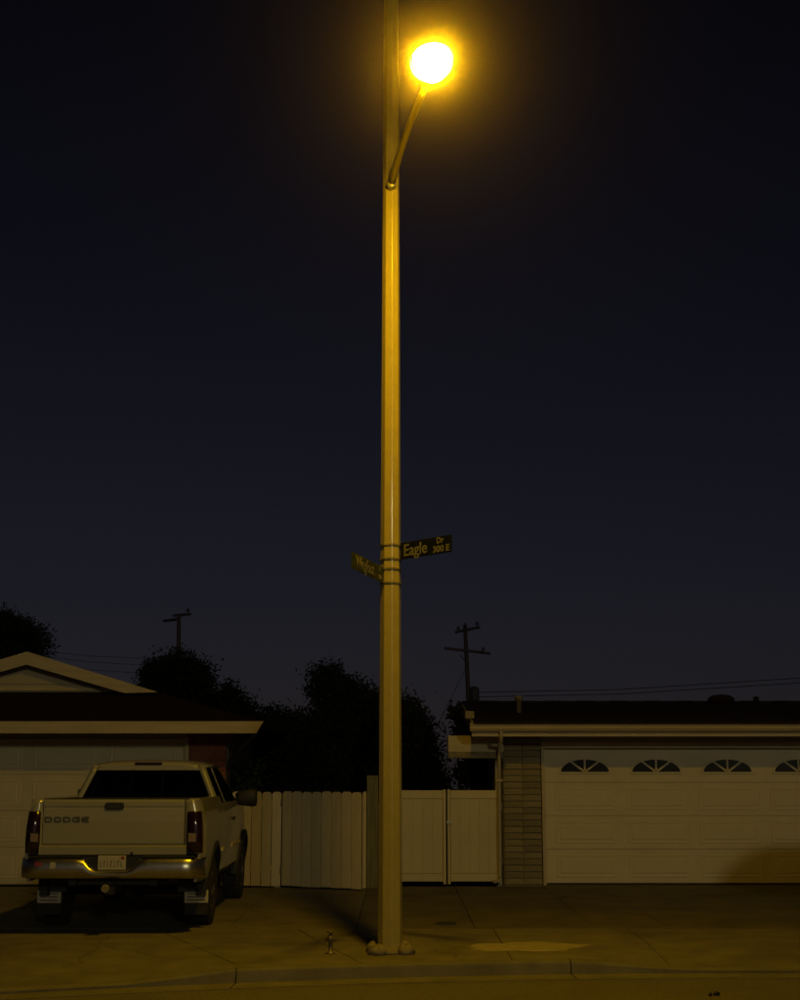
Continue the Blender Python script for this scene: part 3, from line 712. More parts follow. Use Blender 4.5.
for s in (1, -1):
    side_panel('bed_side', 0.10, 2.05, 0.56, 1.435, s, taper=rear_tp)
    # bed rail cap
    MB().box(min(s * 0.80, s * 0.925), max(s * 0.80, s * 0.925), 0.16, 2.05, 1.425, 1.445).build('bed_rail', 'paint', tk, bevel=0.008)
    dn = side_panel('door', 2.98, 4.02, 0.56, 1.36, s)
    MB().box(min(s * 0.985, s * 1.012), max(s * 0.985, s * 1.012), 3.05, 3.21, 1.13, 1.165).build('door_handle', 'black', dn, bevel=0.006)
    side_panel('fender', 4.03, 5.60, 0.56, hood_top, s, taper=nose_tp)
    side_panel('rear_quarter', 2.07, 2.97, 0.56, 1.36, s)
    MB().box(min(s * 0.975, s * 1.005), max(s * 0.975, s * 1.005), 1.86, 2.03, 0.79, 0.835).build('side_moulding', 'trim', tk, bevel=0.006)
    MB().box(min(s * 0.975, s * 1.003), max(s * 0.975, s * 1.003), 3.0, 4.0, 0.79, 0.835).build('side_moulding', 'trim', dn, bevel=0.006)
    # dark wheel-arch flare
    for ax in (RA, FA):
        mbf = MB(); rings = []
        for i in range(15):
            a = R(-4) + (PI + R(8)) * i / 14
            c, sn = math.cos(a), math.sin(a)
            r0, r1 = 0.495, 0.545
            zz = 0.40 + r1 * sn; wv = bw2(max(0.45, zz))
            rings.append([(s * (wv + 0.018), ax + r0 * c, 0.40 + r0 * sn), (s * (wv + 0.010), ax + r1 * c, 0.40 + r1 * sn), (s * (wv - 0.08), ax + r1 * c, 0.40 + r1 * sn), (s * (wv - 0.12), ax + r0 * c, 0.40 + r0 * sn)])
        mbf.loft(rings, False).build('wheel_flare', 'black', tk)
        # inner wheel well
        rings = []
        for i in range(13):
            a = PI * i / 12; rings.append([(s * 0.62, ax + 0.50 * math.cos(a), 0.40 + 0.50 * math.sin(a)), (s * 0.93, ax + 0.50 * math.cos(a), 0.40 + 0.50 * math.sin(a)), (s * 0.93, ax + 0.515 * math.cos(a), 0.40 + 0.515 * math.sin(a)), (s * 0.62, ax + 0.515 * math.cos(a), 0.40 + 0.515 * math.sin(a))])
        MB().loft(rings, False).build('wheel_well', 'black', tk)
        # wheel
        wx = 0.835
        def px_(h): return s * (wx + h)
        prof = [(0.215, -0.115), (0.30, -0.13), (0.355, -0.125), (0.378, -0.10), (0.385, -0.05), (0.385, 0.05), (0.378, 0.10), (0.355, 0.125), (0.30, 0.13), (0.215, 0.115)]
        ty = MB().lathe([(r, px_(h)) for r, h in prof], 32, 'X', (0, ax, WR)).build('tyre', 'rubber', None)
        wh = link('wheel', MB().lathe([(0.218, px_(-0.11)), (0.218, px_(0.108)), (0.205, px_(0.118)), (0.19, px_(0.10)), (0.17, px_(0.06)), (0.10, px_(0.075)), (0.065, px_(0.10)), (0.06, px_(0.125)), (0.02, px_(0.135))], 24, 'X', (0, ax, WR)).mesh('rim', 'chrome'), tk)
        ty.parent = wh
        tr = MB()
        for j in range(30):
            a = 2 * PI * j / 30
            for side_ in (-1, 1):
                rr = 0.384; x0 = side_ * 0.035; x1 = side_ * 0.115; da = 0.06
                q = [(px_(x0), a - da + side_ * 0.05), (px_(x1), a - da), (px_(x1), a + da), (px_(x0), a + da + side_ * 0.05)]
                tr.hexa([(x, ax + (rr - 0.02) * math.cos(t), WR + (rr - 0.02) * math.sin(t)) for x, t in q] + [(x, ax + (rr + 0.004) * math.cos(t), WR + (rr + 0.004) * math.sin(t)) for x, t in q])
        tr.build('tread', 'rubber', wh)
        for j in range(8):
            a = 2 * PI * j / 8
            MB().lathe([(0.012, px_(0.06)), (0.012, px_(0.095)), (0.004, px_(0.10))], 6, 'X', (0, ax + 0.125 * math.cos(a), WR + 0.125 * math.sin(a))).build('lug_nut', 'chrome', wh)
    # rear corner faces and tail lights
    mb = MB()
    cor = []
    for z in (0.86, 1.0, 1.15, 1.30, 1.40, 1.435):
        wv = bw2(z)
        dz = 0.0 if z < 1.38 else 0.012
        cor.append([(s * 0.775, 0.125, z), (s * 0.775, 0.085 + dz, z), (s * (wv - 0.075), 0.082 + dz, z), (s * (wv - 0.040), 0.098 + dz, z), (s * (wv - 0.036), 0.125, z)])
    mb.loft(cor, True).build('rear_corner', 'paint', tk)
    tl = MB(); rg = []
    for z in (0.865, 0.875, 1.0, 1.15, 1.30, 1.31):
        wv = bw2(z); i = 0.012 if z in (0.865, 1.31) else 0.0
        rg.append([(s * (0.80 + i), 0.095, z), (s * (0.80 + i), 0.070 + i, z), (s * (wv - 0.085), 0.066 + i, z), (s * (wv - 0.038), 0.088 + i * 0.5, z), (s * (wv - 0.018), 0.14, z), (s * (wv - 0.018), 0.215 - i, z), (s * (wv - 0.06), 0.215, z)])
    tlo = tl.loft(rg, True).build('tail_light', 'redlens', tk)
    MB().box(min(s * 0.815, s * 0.90), max(s * 0.815, s * 0.90), 0.060, 0.0685, 0.985, 1.075).build('reversing_lens', 'reverse', tlo, bevel=0.004)
    for zz in (0.98, 1.08): MB().box(min(s * 0.803, s * 0.925), max(s * 0.803, s * 0.925), 0.0615, 0.0665, zz - 0.004, zz + 0.004).build('lens_rib', 'black', tlo)
    # mud flap and plate
    MB().box(min(s * 0.70, s * 0.96), max(s * 0.70, s * 0.96), RA - 0.50, RA - 0.485, 0.15, 0.60).build('mud_flap', 'rubber', tk)
    fp = MB().box(min(s * 0.695, s * 0.965), max(s * 0.695, s * 0.965), RA - 0.512, RA - 0.502, 0.28, 0.42).build('mud_flap_plate', 'plate', tk, bevel=0.006)
    for j in range(3): MB().box(min(s * 0.73, s * 0.93), max(s * 0.73, s * 0.93), RA - 0.515, RA - 0.5125, 0.305 + j * 0.036, 0.318 + j * 0.036).build('plate_marking', 'decal', fp)
    # towing mirrors
    mr = MB(); cx0, cx1 = s * 0.97, s * 1.26
    rg = []
    for x, hh, dpt in ((s * 0.93, 0.06, 0.04), (s * 0.98, 0.10, 0.06), (s * 1.16, 0.125, 0.065), (s * 1.215, 0.115, 0.05), (s * 1.225, 0.08, 0.03)):
        zc = 1.395 + 0.02 * (abs(x) - 1.0)
        rg.append([(x, 3.92 + dpt * math.cos(u) * 0.9 + (0.02 if math.cos(u) < 0 else 0), zc + hh * math.sin(u)) for u in [2 * PI * j / 14 for j in range(14)]])
    mo = mr.loft(rg, True).build('mirror', 'black', tk)
    MB().tube([(s * 0.88, 3.95, 1.34), (s * 1.0, 3.93, 1.36)], 0.022, 6).build('mirror_arm', 'black', mo)
    # pillars
    b0 = (s * 0.925, 2.66, 1.33); r0 = (s * 0.725, 2.80, 1.84)
    rings = []
    for i in range(6):
        t = i / 5; x = 0.915 + (0.70 - 0.915) * t; y = 2.12 + 0.14 * t; z = 1.33 + 0.49 * t
        wv = 0.075 - 0.01 * t
        rings.append([(s * (x - 0.085), y, z), (s * (x - 0.03), y - 0.005, z), (s * x, y + 0.03, z), (s * x, y + 0.12, z), (s * (x - 0.03), y + 0.12, z), (s * (x - 0.035), y + 0.04, z), (s * (x - 0.085), y + 0.03, z)])
    MB().loft(rings, True).build('pillar', 'paint', tk)
    rings = []
    for i in range(6):
        t = i / 5; x = 0.90 + (0.69 - 0.90) * t; y = 4.50 + (3.74 - 4.50) * t; z = 1.32 + 0.50 * t
        rings.append([(s * (x - 0.07), y + 0.01, z), (s * x, y - 0.02, z), (s * x, y - 0.09, z), (s * (x - 0.04), y - 0.06, z)])
    MB().loft(rings, True).build('pillar', 'paint', tk)
    # side window
    MB().prism([(s * 0.895, 2.26, 1.345), (s * 0.895, 2.93, 1.345), (s * 0.695, 2.93, 1.81), (s * 0.695, 2.36, 1.81)], (-s * 0.004, 0, 0)).build('side_window', 'glass', tk)
    MB().prism([(s * 0.895, 3.02, 1.345), (s * 0.895, 4.40, 1.345), (s * 0.695, 3.70, 1.81), (s * 0.695, 3.02, 1.81)], (-s * 0.004, 0, 0)).build('side_window', 'glass', tk)
    MB().prism([(s * 0.90, 2.935, 1.34), (s * 0.90, 3.015, 1.34), (s * 0.70, 3.015, 1.815), (s * 0.70, 2.935, 1.815)], (-s * 0.03, 0, 0)).build('pillar', 'paint', tk)
    # headlight
    MB().box(min(s * 0.62, s * 0.86), max(s * 0.62, s * 0.86), 5.56, 5.62, 0.86, 1.06).build('headlight', 'reverse', tk, bevel=0.02)
# roof with crowned top
rings = []
for y, dw, z0 in ((2.245, 0.03, 1.795), (2.26, 0.0, 1.825), (2.32, -0.005, 1.845), (2.6, -0.01, 1.862), (3.2, -0.01, 1.862), (3.62, -0.005, 1.85), (3.76, 0.0, 1.825), (3.80, 0.03, 1.805)):
    top = []
    for i in range(13):
        u = -1 + 2 * i / 12; hwid = 0.705 - dw
        zz = z0 + 0.028 * (1 - abs(u) ** 2.2) - (0.03 if abs(u) > 0.99 else 0.008 if abs(u) > 0.8 else 0)
        top.append((u * hwid, y, zz))
    bot = [(p[0] * 0.985, p[1], z0 - 0.035) for p in reversed(top)]
    rings.append(top + bot)
rfk = MB().loft(rings, True).build('cab_roof', 'paint', tk)
for s in (1, -1):   # roof side rails over the doors
    MB().tube([(s * 0.695, 2.26, 1.805), (s * 0.70, 3.0, 1.822), (s * 0.697, 3.77, 1.80)], 0.022, 6).build('roof_rail', 'paint', tk)
MB().box(-0.17, 0.17, 2.232, 2.28, 1.822, 1.856).build('third_brake_light', 'redlens', rfk, bevel=0.006)
# rear glass, slider bars, gasket
def rg_pt(x, t): return (x, 2.125 + 0.14 * t, 1.33 + 0.49 * t)
MB().prism([rg_pt(-0.845, 0.0), rg_pt(0.845, 0.0), rg_pt(0.635, 0.98), rg_pt(-0.635, 0.98)], (0, 0.004, 0)).build('rear_window', 'glass', tk)
for x in (-0.20, 0.20):
    a, c = Vector(rg_pt(x, 0.0)), Vector(rg_pt(x * 0.95, 0.96))
    MB().prism([a + Vector((-0.006, -0.006, 0)), a + Vector((0.006, -0.006, 0)), c + Vector((0.006, -0.006, 0)), c + Vector((-0.006, -0.006, 0))], (0, 0.004, 0)).build('window_slider', 'wire', tk)
# cab rear wall under the glass, dash, windshield, seat, steering wheel
MB().box(-0.90, 0.90, 2.08, 2.12, 0.60, 1.335).build('cab_back', 'paint', tk)
MB().prism([(-0.84, 4.47, 1.335), (0.84, 4.47, 1.335), (0.63, 3.77, 1.81), (-0.63, 3.77, 1.81)], (0, 0.004, 0)).build('windshield', 'glass', tk)
MB().box(-0.86, 0.86, 4.05, 4.40, 0.95, 1.30).build('dashboard', 'black', tk, bevel=0.04)
MB().box(-0.88, 0.88, 2.14, 4.44, 0.48, 0.55).build('cab_floor', 'black', tk)
for x0, x1 in ((-0.78, -0.12), (0.12, 0.78)):
    sb = MB().hexa([(x0, 2.98, 0.85), (x1, 2.98, 0.85), (x1, 3.14, 0.85), (x0, 3.14, 0.85), (x0 + .04, 2.80, 1.46), (x1 - .04, 2.80, 1.46), (x1 - .04, 2.90, 1.46), (x0 + .04, 2.90, 1.46)]).build('seat_back', 'seat', tk, bevel=0.035)
    xm = (x0 + x1) / 2
    MB().box(xm - 0.13, xm + 0.13, 2.80, 2.89, 1.475, 1.62).build('headrest', 'seat', sb, bevel=0.03)
MB().box(-0.80, 0.80, 3.0, 3.55, 0.62, 0.84).build('seat_cushion', 'seat', tk, bevel=0.04)
MB().lathe([(0.19, -0.012), (0.205, 0.0), (0.19, 0.012), (0.175, 0.0)], 20, 'Y', (-0.40, 3.95, 1.25)).build('steering_wheel', 'black', tk)
MB().box(-0.13, 0.13, 4.05, 4.07, 1.70, 1.76).build('rear_view_mirror', 'black', tk, bevel=0.008)
# bed floor and inner walls
mb = MB(); mb.box(-0.80, 0.80, 0.14, 2.03, 0.86, 0.89); mb.box(-0.815, -0.80, 0.16, 2.03, 0.86, 1.424); mb.box(0.80, 0.815, 0.16, 2.03, 0.86, 1.424); mb.box(-0.80, 0.80, 2.015, 2.05, 0.86, 1.43)
mb.build('bed_liner', 'black', tk)
# tailgate
mb = MB(); prof = [(0.118, 0.955), (0.082, 0.957), (0.076, 0.975), (0.074, 1.08), (0.071, 1.20), (0.075, 1.34), (0.078, 1.356), (0.072, 1.364), (0.072, 1.41), (0.080, 1.432), (0.10, 1.440), (0.135, 1.438), (0.135, 0.957)]
rings = [[(x, y, z) for y, z in prof] for x in (-0.768, 0.768)]
tg = mb.loft(rings, False).build('tailgate', 'paint', tk)
MB().box(-0.768, 0.768, 0.093, 0.155, 1.4415, 1.449).build('tailgate_cap', 'black', tg)
hnd = MB().prism([(-0.105, 0.062, 1.345), (-0.09, 0.062, 1.325), (0.09, 0.062, 1.325), (0.105, 0.062, 1.345), (0.105, 0.062, 1.385), (0.09, 0.062, 1.405), (-0.09, 0.062, 1.405), (-0.105, 0.062, 1.385)], (0, 0.014, 0)).build('tailgate_handle', 'black', tg, bevel=0.004)
MB().box(-0.06, 0.06, 0.056, 0.0615, 1.35, 1.368).build('latch_lever', 'dark_metal', hnd)
# DODGE lettering in wide rounded block capitals
def block(mb, outer, inner, y0=0.0675, y1=0.0735):
    n = len(outer); rings = [[(x, y, z) for x, z in q] for q, y in ((outer, y1), (outer, y0), (inner, y0), (inner, y1), (outer, y1))]
    mb.loft(rings, False, True, False)
def letter(mb, ch, x, z, wd, ht, st):
    c = 0.30 * ht; L_, Rr = x, x + wd; T, B_ = z + ht, z
    def loop(i, cl, cr): return [(L_ + i + cl, B_ + i), (Rr - i - cr, B_ + i), (Rr - i, B_ + i + cr), (Rr - i, T - i - cr), (Rr - i - cr, T - i), (L_ + i + cl, T - i), (L_ + i, T - i - cl), (L_ + i, B_ + i + cl)]
    if ch == 'O': block(mb, loop(0, c, c), loop(st, c * 0.6, c * 0.6))
    if ch == 'D': block(mb, loop(0, 0.001, c), loop(st, 0.0005, c * 0.6))
    if ch in 'GE':
        y0, d = 0.0675, (0, 0.006, 0)
        mb.prism([(q[0], y0, q[1]) for q in [(L_ + c, B_), (Rr, B_), (Rr, B_ + st), (L_ + c + 0.004, B_ + st), (L_ + st, B_ + c + 0.004), (L_ + st, T - c - 0.004), (L_ + c + 0.004, T - st), (Rr, T - st), (Rr, T), (L_ + c, T), (L_, T - c), (L_, B_ + c)]], d)
        zm = z + ht / 2
        if ch == 'E': mb.prism([(L_ + st, y0, zm - st / 2), (Rr - 0.008, y0, zm - st / 2), (Rr - 0.008, y0, zm + st / 2), (L_ + st, y0, zm + st / 2)], d)
        else:
            mb.prism([(Rr - st, y0, B_ + st), (Rr, y0, B_ + st), (Rr, y0, zm + st / 2), (L_ + wd * 0.5, y0, zm + st / 2), (L_ + wd * 0.5, y0, zm - st / 2), (Rr - st, y0, zm - st / 2)], d)
mb = MB(); x = -0.755
for ch in 'DODGE':
    letter(mb, ch, x, 1.192, 0.084, 0.060, 0.017)
    x += 0.100
mb.build('lettering', 'decal', tg)
# roll pan under the tailgate
MB().prism([(-0.80, 0.085, 0.95), (-0.80, 0.055, 0.935), (-0.80, 0.06, 0.85), (-0.80, 0.12, 0.84), (-0.80, 0.12, 0.95)], (1.60, 0, 0)).build('roll_pan', 'paint', tk)
MB().lathe([(0.016, 0.045), (0.016, 0.062)], 10, 'Y', (0.21, 0, 0.865)).build('lock_cylinder', 'black', tk)
# bumper
mb = MB(); 
def bump_prof(x, ztop):
    ax = abs(x); back = 0.0 + 0.20 * max(0, (ax - 0.80) / 0.21) ** 2.2
    pts = [(x, back + 0.10, 0.60)]; zm = (0.60 + ztop) / 2; hz_ = (ztop - 0.60) / 2
    for k in range(11):
        a = R(-78) + R(156) * k / 10
        pts.append((x, back + 0.040 - 0.055 * math.cos(a), zm + hz_ * math.sin(a) / math.sin(R(78))))
    return pts + [(x, back + 0.10, ztop)]
xsb = [-1.005, -0.985, -0.95, -0.90, -0.84, -0.76, -0.6, -0.40, -0.30, -0.235, -0.16, 0.0, 0.16, 0.235, 0.30, 0.40, 0.6, 0.76, 0.84, 0.90, 0.95, 0.985, 1.005]
def ztop(x):
    ax = abs(x)
    return 0.685 + (0.815 - 0.685) * min(1, max(0, (ax - 0.20) / 0.11))
bp = mb.loft([bump_prof(x, ztop(x)) for x in xsb], True).build('bumper', 'chrome', tk)
md = bp.modifiers.new('edge', 'EDGE_SPLIT'); md.split_angle = R(40)
for s in (1, -1):
    MB().box(min(s * 0.33, s * 0.90), max(s * 0.33, s * 0.90), 0.012, 0.10, 0.817, 0.838).build('step_pad', 'black', bp, bevel=0.006)
MB().box(-0.33, 0.33, 0.055, 0.10, 0.67, 0.835).build('plate_recess', 'black', bp)
pl = MB().box(-0.152, 0.152, 0.040, 0.050, 0.690, 0.842).build('license_plate', 'plate', bp, bevel=0.004)
mb = MB()
for i, wv in enumerate((0.016, 0.022, 0.008, 0.022, 0.018, 0.022, 0.016)):
    xq = -0.112 + i * 0.037; mb.box(xq - 0.011, xq - 0.004, 0.0375, 0.0395, 0.722, 0.785); mb.box(xq - 0.011, xq - 0.011 + wv, 0.037, 0.0392, 0.777 if i % 2 else 0.722, 0.786 if i % 2 else 0.731)
mb.build('plate_marking', 'decal', bp)
MB().box(0.10, 0.135, 0.0375, 0.0395, 0.80, 0.832).build('registration_sticker', 'redink', bp)
MB().box(-0.145, 0.145, 0.0345, 0.0398, 0.684, 0.694).build('plate_frame', 'dark_metal', bp)
MB().box(-0.82, -0.74, -0.0165, -0.0145, 0.735, 0.775).build('bumper_sticker', 'redink', bp)
MB().box(-0.655, -0.595, -0.0165, -0.0145, 0.71, 0.775).build('bumper_sticker', 'plate', bp)
# hitch, frame, axle, exhaust, spare wheel under the bed
MB().box(-0.05, 0.05, -0.06, 0.5, 0.44, 0.52).build('hitch_receiver', 'black', tk)
MB().lathe([(0.040, -0.105), (0.045, -0.09), (0.042, -0.061)], 12, 'Y', (-0.035, 0, 0.505)).build('hitch_cover', 'hitchball', tk)
mb = MB(); mb.box(-0.48, -0.40, 0.15, 5.4, 0.52, 0.66); mb.box(0.40, 0.48, 0.15, 5.4, 0.52, 0.66); mb.box(-0.40, 0.40, 0.25, 0.35, 0.52, 0.64); mb.build('chassis_frame', 'black', tk)
mb = MB(); mb.tube([(-0.72, RA, WR), (0.72, RA, WR)], 0.05, 8); mb.lathe([(0.05, -0.16), (0.14, -0.08), (0.15, 0.05), (0.06, 0.16)], 12, 'Y', (0, RA, WR)); mb.build('rear_axle', 'black', tk)
MB().tube([(-0.72, FA, WR), (0.72, FA, WR)], 0.05, 8).build('front_axle', 'black', tk)
MB().tube([(0.55, 2.2, 0.45), (0.58, 1.9, 0.47), (0.80, 0.75, 0.48), (0.90, 0.62, 0.47)], 0.03, 8).build('exhaust_pipe', 'dark_metal', tk)
MB().lathe([(0.17, 0.56), (0.30, 0.55), (0.36, 0.60), (0.36, 0.70), (0.30, 0.75), (0.17, 0.74)], 20, 'Z', (0, 0.75 + 0.05, 0)).build('spare_wheel', 'rubber', tk)
# hood and nose
rings = []
for y in (4.42, 4.6, 4.9, 5.2, 5.45, 5.58, 5.62):
    hwid = 0.86 - 0.05 * (y - 4.42); z0 = hood_top(y)
    if y > 5.6: z0 -= 0.06
    top = [(-hwid + 2 * hwid * i / 10, y, z0 + 0.05 * (1 - abs(-1 + 2 * i / 10) ** 2) ) for i in range(11)]
    rings.append(top + [(p[0], p[1], z0 - 0.05) for p in reversed(top)])
MB().loft(rings, True).build('hood', 'paint', tk)
MB().box(-0.58, 0.58, 5.55, 5.61, 0.78, 1.12).build('grille', 'chrome', tk, bevel=0.03)
MB().box(-0.93, 0.93, 5.58, 5.72, 0.52, 0.74).build('front_bumper', 'chrome', tk, bevel=0.04)

# ------------------------------------------------------------------ hatchback backed up on the right driveway (its shadow falls on the garage door)
ck = thing('parked_hatchback', (7.38, 16.30, 0), 'dark grey hatchback parked nose in before the right garage door', 'car')
# local: tail at y=0, nose toward the garage
prof_top = [(0.0, 0.55, 0.80), (0.04, 0.86, 0.84), (0.10, 1.05, 0.84), (0.28, 1.36, 0.70), (0.50, 1.46, 0.64), (1.1, 1.50, 0.64), (1.7, 1.48, 0.64), (2.1, 1.42, 0.63), (2.85, 1.12, 0.76), (3.5, 1.09, 0.80), (4.05, 1.02, 0.78), (4.30, 0.80, 0.70)]
rings = []
for y, zt, wt in prof_top:
    belt = min(0.98, zt - 0.03); hb = 0.90 if 0.2 < y < 3.9 else 0.84
    zb = 0.28
    for ax in (0.85, 3.42):
        if abs(y - ax) < 0.30: zb = 0.30
    rings.append([(-hb + 0.05, y, zb), (-hb, y, 0.45), (-hb, y, 0.75), (-hb + 0.03, y, belt), (-wt, y, zt - 0.05), (-wt + 0.10, y, zt), (wt - 0.10, y, zt), (wt, y, zt - 0.05), (hb - 0.03, y, belt), (hb, y, 0.75), (hb, y, 0.45), (hb - 0.05, y, zb)])
MB().loft(rings, True).build('body', 'carpaint', ck)
for s in (1, -1):
    MB().prism([(s * 0.873, 0.45, 1.0), (s * 0.873, 2.62, 1.0), (s * 0.70, 2.05, 1.38), (s * 0.70, 0.55, 1.40)], (s * 0.012, 0, 0)).build('side_window', 'pane', ck)
    MB().box(min(s * 0.88, s * 1.06), max(s * 0.88, s * 1.06), 2.45, 2.58, 0.97, 1.10).build('mirror', 'black', ck, bevel=0.02)
    MB().box(min(s * 0.62, s * 0.82), max(s * 0.62, s * 0.82), -0.005, 0.06, 0.80, 1.0).build('tail_light', 'redlens', ck, bevel=0.01)
    MB().box(min(s * 0.45, s * 0.74), max(s * 0.45, s * 0.74), 4.16, 4.28, 0.72, 0.88).build('headlight', 'reverse', ck, bevel=0.015)
    for ax in (0.85, 3.42):
        wq = MB().lathe([(0.20, s * 0.70), (0.29, s * 0.70), (0.315, s * 0.73), (0.315, s * 0.88), (0.29, s * 0.912), (0.20, s * 0.905)], 24, 'X', (0, ax, 0.315)).build('wheel', 'rubber', ck)
        MB().lathe([(0.20, s * 0.902), (0.18, s * 0.90), (0.05, s * 0.913), (0.01, s * 0.916)], 16, 'X', (0, ax, 0.315)).build('hub_cap', 'galv', wq)
MB().prism([(-0.66, 0.12, 1.06), (0.66, 0.12, 1.06), (0.56, 0.265, 1.40), (-0.56, 0.265, 1.40)], (0, -0.03, 0.0)).build('rear_window', 'pane', ck)
MB().prism([(-0.66, 2.80, 1.14), (0.66, 2.80, 1.14), (0.54, 2.16, 1.40), (-0.54, 2.16, 1.40)], (0, 0.03, 0.02)).build('windshield', 'pane', ck)
MB().box(-0.82, 0.82, -0.07, 0.05, 0.40, 0.60).build('rear_bumper', 'carpaint', ck, bevel=0.04)
MB().box(-0.72, 0.72, 4.2, 4.32, 0.34, 0.56).build('front_bumper', 'carpaint', ck, bevel=0.04)

# ------------------------------------------------------------------ trees
def tree(name, base, lobes, label, n, leaf=0.16, m='leaf', seed=1, trunk_r=0.14, cat='tree', group='trees behind the houses', limbs=True):
    """lobes: (x, y, z, rx, ry, rz, weight) in world coordinates"""
    rnd = random.Random(seed); bx, by = base
    t = thing(name, (bx, by, -0.03), label, cat, group)
    off = Vector((bx, by, -0.03))
    zc = sum(l[2] * l[3] for l in lobes) / sum(l[3] for l in lobes); xc = sum(l[0] * l[3] for l in lobes) / sum(l[3] for l in lobes)
    mb = MB(); mb.tube([(0, 0, 0), (0.05, 0, zc * 0.35), ((xc - bx) * 0.6, 0, zc * 0.75), (xc - bx, 0, zc)], [trunk_r * 1.3, trunk_r, trunk_r * 0.8, trunk_r * 0.4], 8)
    mb.build('trunk', 'bark', t)
    if limbs:
        mb = MB()
        for l in lobes:
            e = Vector(l[:3]) - off; s0 = Vector(((xc - bx) * 0.4, 0, zc * 0.55)); md_ = s0.lerp(e, 0.5) + Vector((0, 0, -0.1))
            mb.tube([s0, md_, e, e + Vector((rnd.uniform(-.3, .3) * l[3], 0, l[5] * 0.6))], [trunk_r * 0.5, trunk_r * 0.35, trunk_r * 0.2, 0.012], 6)
        mb.build('limbs', 'bark', t)
    W = [l[3] * l[4] * l[5] * (l[6] if len(l) > 6 else 1) for l in lobes]; vs = []; fs = []
    clumps = []
    for l, wt in zip(lobes, W):
        nc = max(10, int(n / 60 * wt / sum(W)))
        for _ in range(nc):
            d = Vector((rnd.gauss(0, 1), rnd.gauss(0, 1), rnd.gauss(0, 1))).normalized(); r = rnd.random() ** 0.42 * rnd.uniform(0.82, 1.16)
            clumps.append((Vector((l[0] + d.x * l[3] * r, l[1] + d.y * l[4] * r, l[2] + d.z * l[5] * r)) - off, d, min(l[3:6])))
    per = max(8, n // len(clumps))
    for c, d, rad in clumps:
        cr = 0.10 + 0.10 * rad * rnd.uniform(0.5, 1.2)
        for _ in range(per):
            p = c + Vector((rnd.gauss(0, cr), rnd.gauss(0, cr), rnd.gauss(0, cr * 0.8)))
            a = Vector((rnd.gauss(0, 1), rnd.gauss(0, 1), rnd.gauss(0, 1))).normalized(); b_ = a.orthogonal().normalized()
            b_ = (Matrix.Rotation(rnd.uniform(0, 6.28), 3, a) @ b_); s1 = leaf * rnd.uniform(0.5, 1.2); s2 = s1 * rnd.uniform(0.35, 0.6); o = len(vs)
            vs += [tuple(p - a * s1), tuple(p + b_ * s2), tuple(p + a * s1), tuple(p - b_ * s2)]; fs.append((o, o + 1, o + 2, o + 3))
    mb = MB(); mb.v = vs; mb.f = fs; mb.sm = [False] * len(fs)
    mb.build('crown', m, t, fix=False)
    return t
def lobe(px, py, Y, rx_px, ry_px, wgt=1.0):
    c = at(px, py, Y); k = Y / F * 1.0
    return (c.x, Y + random.uniform(-0.4, 0.4), c.z, rx_px * k, max(rx_px, ry_px) * k * 0.8, ry_px * k, wgt)
Y = 36
tree('broadleaf_tree', (at(10, 700, Y).x, Y), [lobe(8, 630, Y, 20, 18), lobe(32, 643, Y, 16, 17), lobe(-20, 638, Y, 30, 32), lobe(20, 622, Y, 7, 8), lobe(5, 668, Y, 40, 22)], 'dark ragged tree rising behind the gable peak', 44000, 0.05, seed=2)
Y = 34
tree('broadleaf_tree', (at(178, 720, Y).x, Y), [lobe(178, 682, Y, 31, 26), lobe(160, 678, Y, 16, 16), lobe(196, 680, Y, 14, 20), lobe(178, 715, Y, 44, 26)], 'dense rounded dark tree under the utility pole with a short arm', 50000, 0.05, seed=3)
Y = 31
tree('conifer_tree', (at(228, 740, Y).x, Y), [lobe(231, 697, Y, 6, 16), lobe(228, 720, Y, 16, 22), lobe(213, 706, Y, 10, 14), lobe(243, 712, Y, 8, 16), lobe(224, 755, Y, 30, 26), lobe(252, 724, Y, 8, 10)], 'dark pointed conifer between the round tree and the spreading tree', 30000, 0.05, seed=4)
Y = 28.5
tree('broadleaf_tree', (at(330, 760, Y).x, Y), [lobe(325, 678, Y, 15, 13), lobe(318, 692, Y, 7, 6), lobe(338, 694, Y, 20, 19), lobe(358, 708, Y, 22, 24), lobe(340, 738, Y, 42, 32), lobe(380, 730, Y, 20, 34), lobe(355, 768, Y, 46, 26)], 'broad dark tree with a knobbly top directly behind the picket gate', 70000, 0.045, seed=5, trunk_r=0.17)
Y = 27
tree('broadleaf_tree', (at(282, 770, Y).x, Y), [lobe(272, 716, Y, 10, 9), lobe(291, 720, Y, 12, 10), lobe(280, 745, Y, 40, 26), lobe(262, 775, Y, 42, 24), lobe(305, 770, Y, 36, 26)], 'low dark bushy tree behind the white picket fence', 46000, 0.045, seed=6)
Y = 26.5
tree('broadleaf_tree', (at(416, 775, Y).x, Y), [lobe(408, 712, Y, 12, 20), lobe(418, 735, Y, 14, 22), lobe(424, 762, Y, 15, 20), lobe(410, 775, Y, 28, 22), lobe(438, 779, Y, 9, 8, 0.5), lobe(400, 745, Y, 16, 40)], 'slender dark tree with loose foliage beside the lamp pole', 26000, 0.045, seed=7, trunk_r=0.10)
Y = 25
tree('vine_shrub', (at(464, 790, Y).x, Y), [lobe(463, 735, Y, 4, 18, 0.8), lobe(462, 714, Y, 3, 4, 0.7), lobe(472, 768, Y, 14, 16), lobe(488, 775, Y, 14, 16)], 'thin dark climbing shrub behind the cream vinyl gate', 3200, 0.07, seed=8, trunk_r=0.04, cat='shrub', group=None, limbs=False)
Y = 22.75
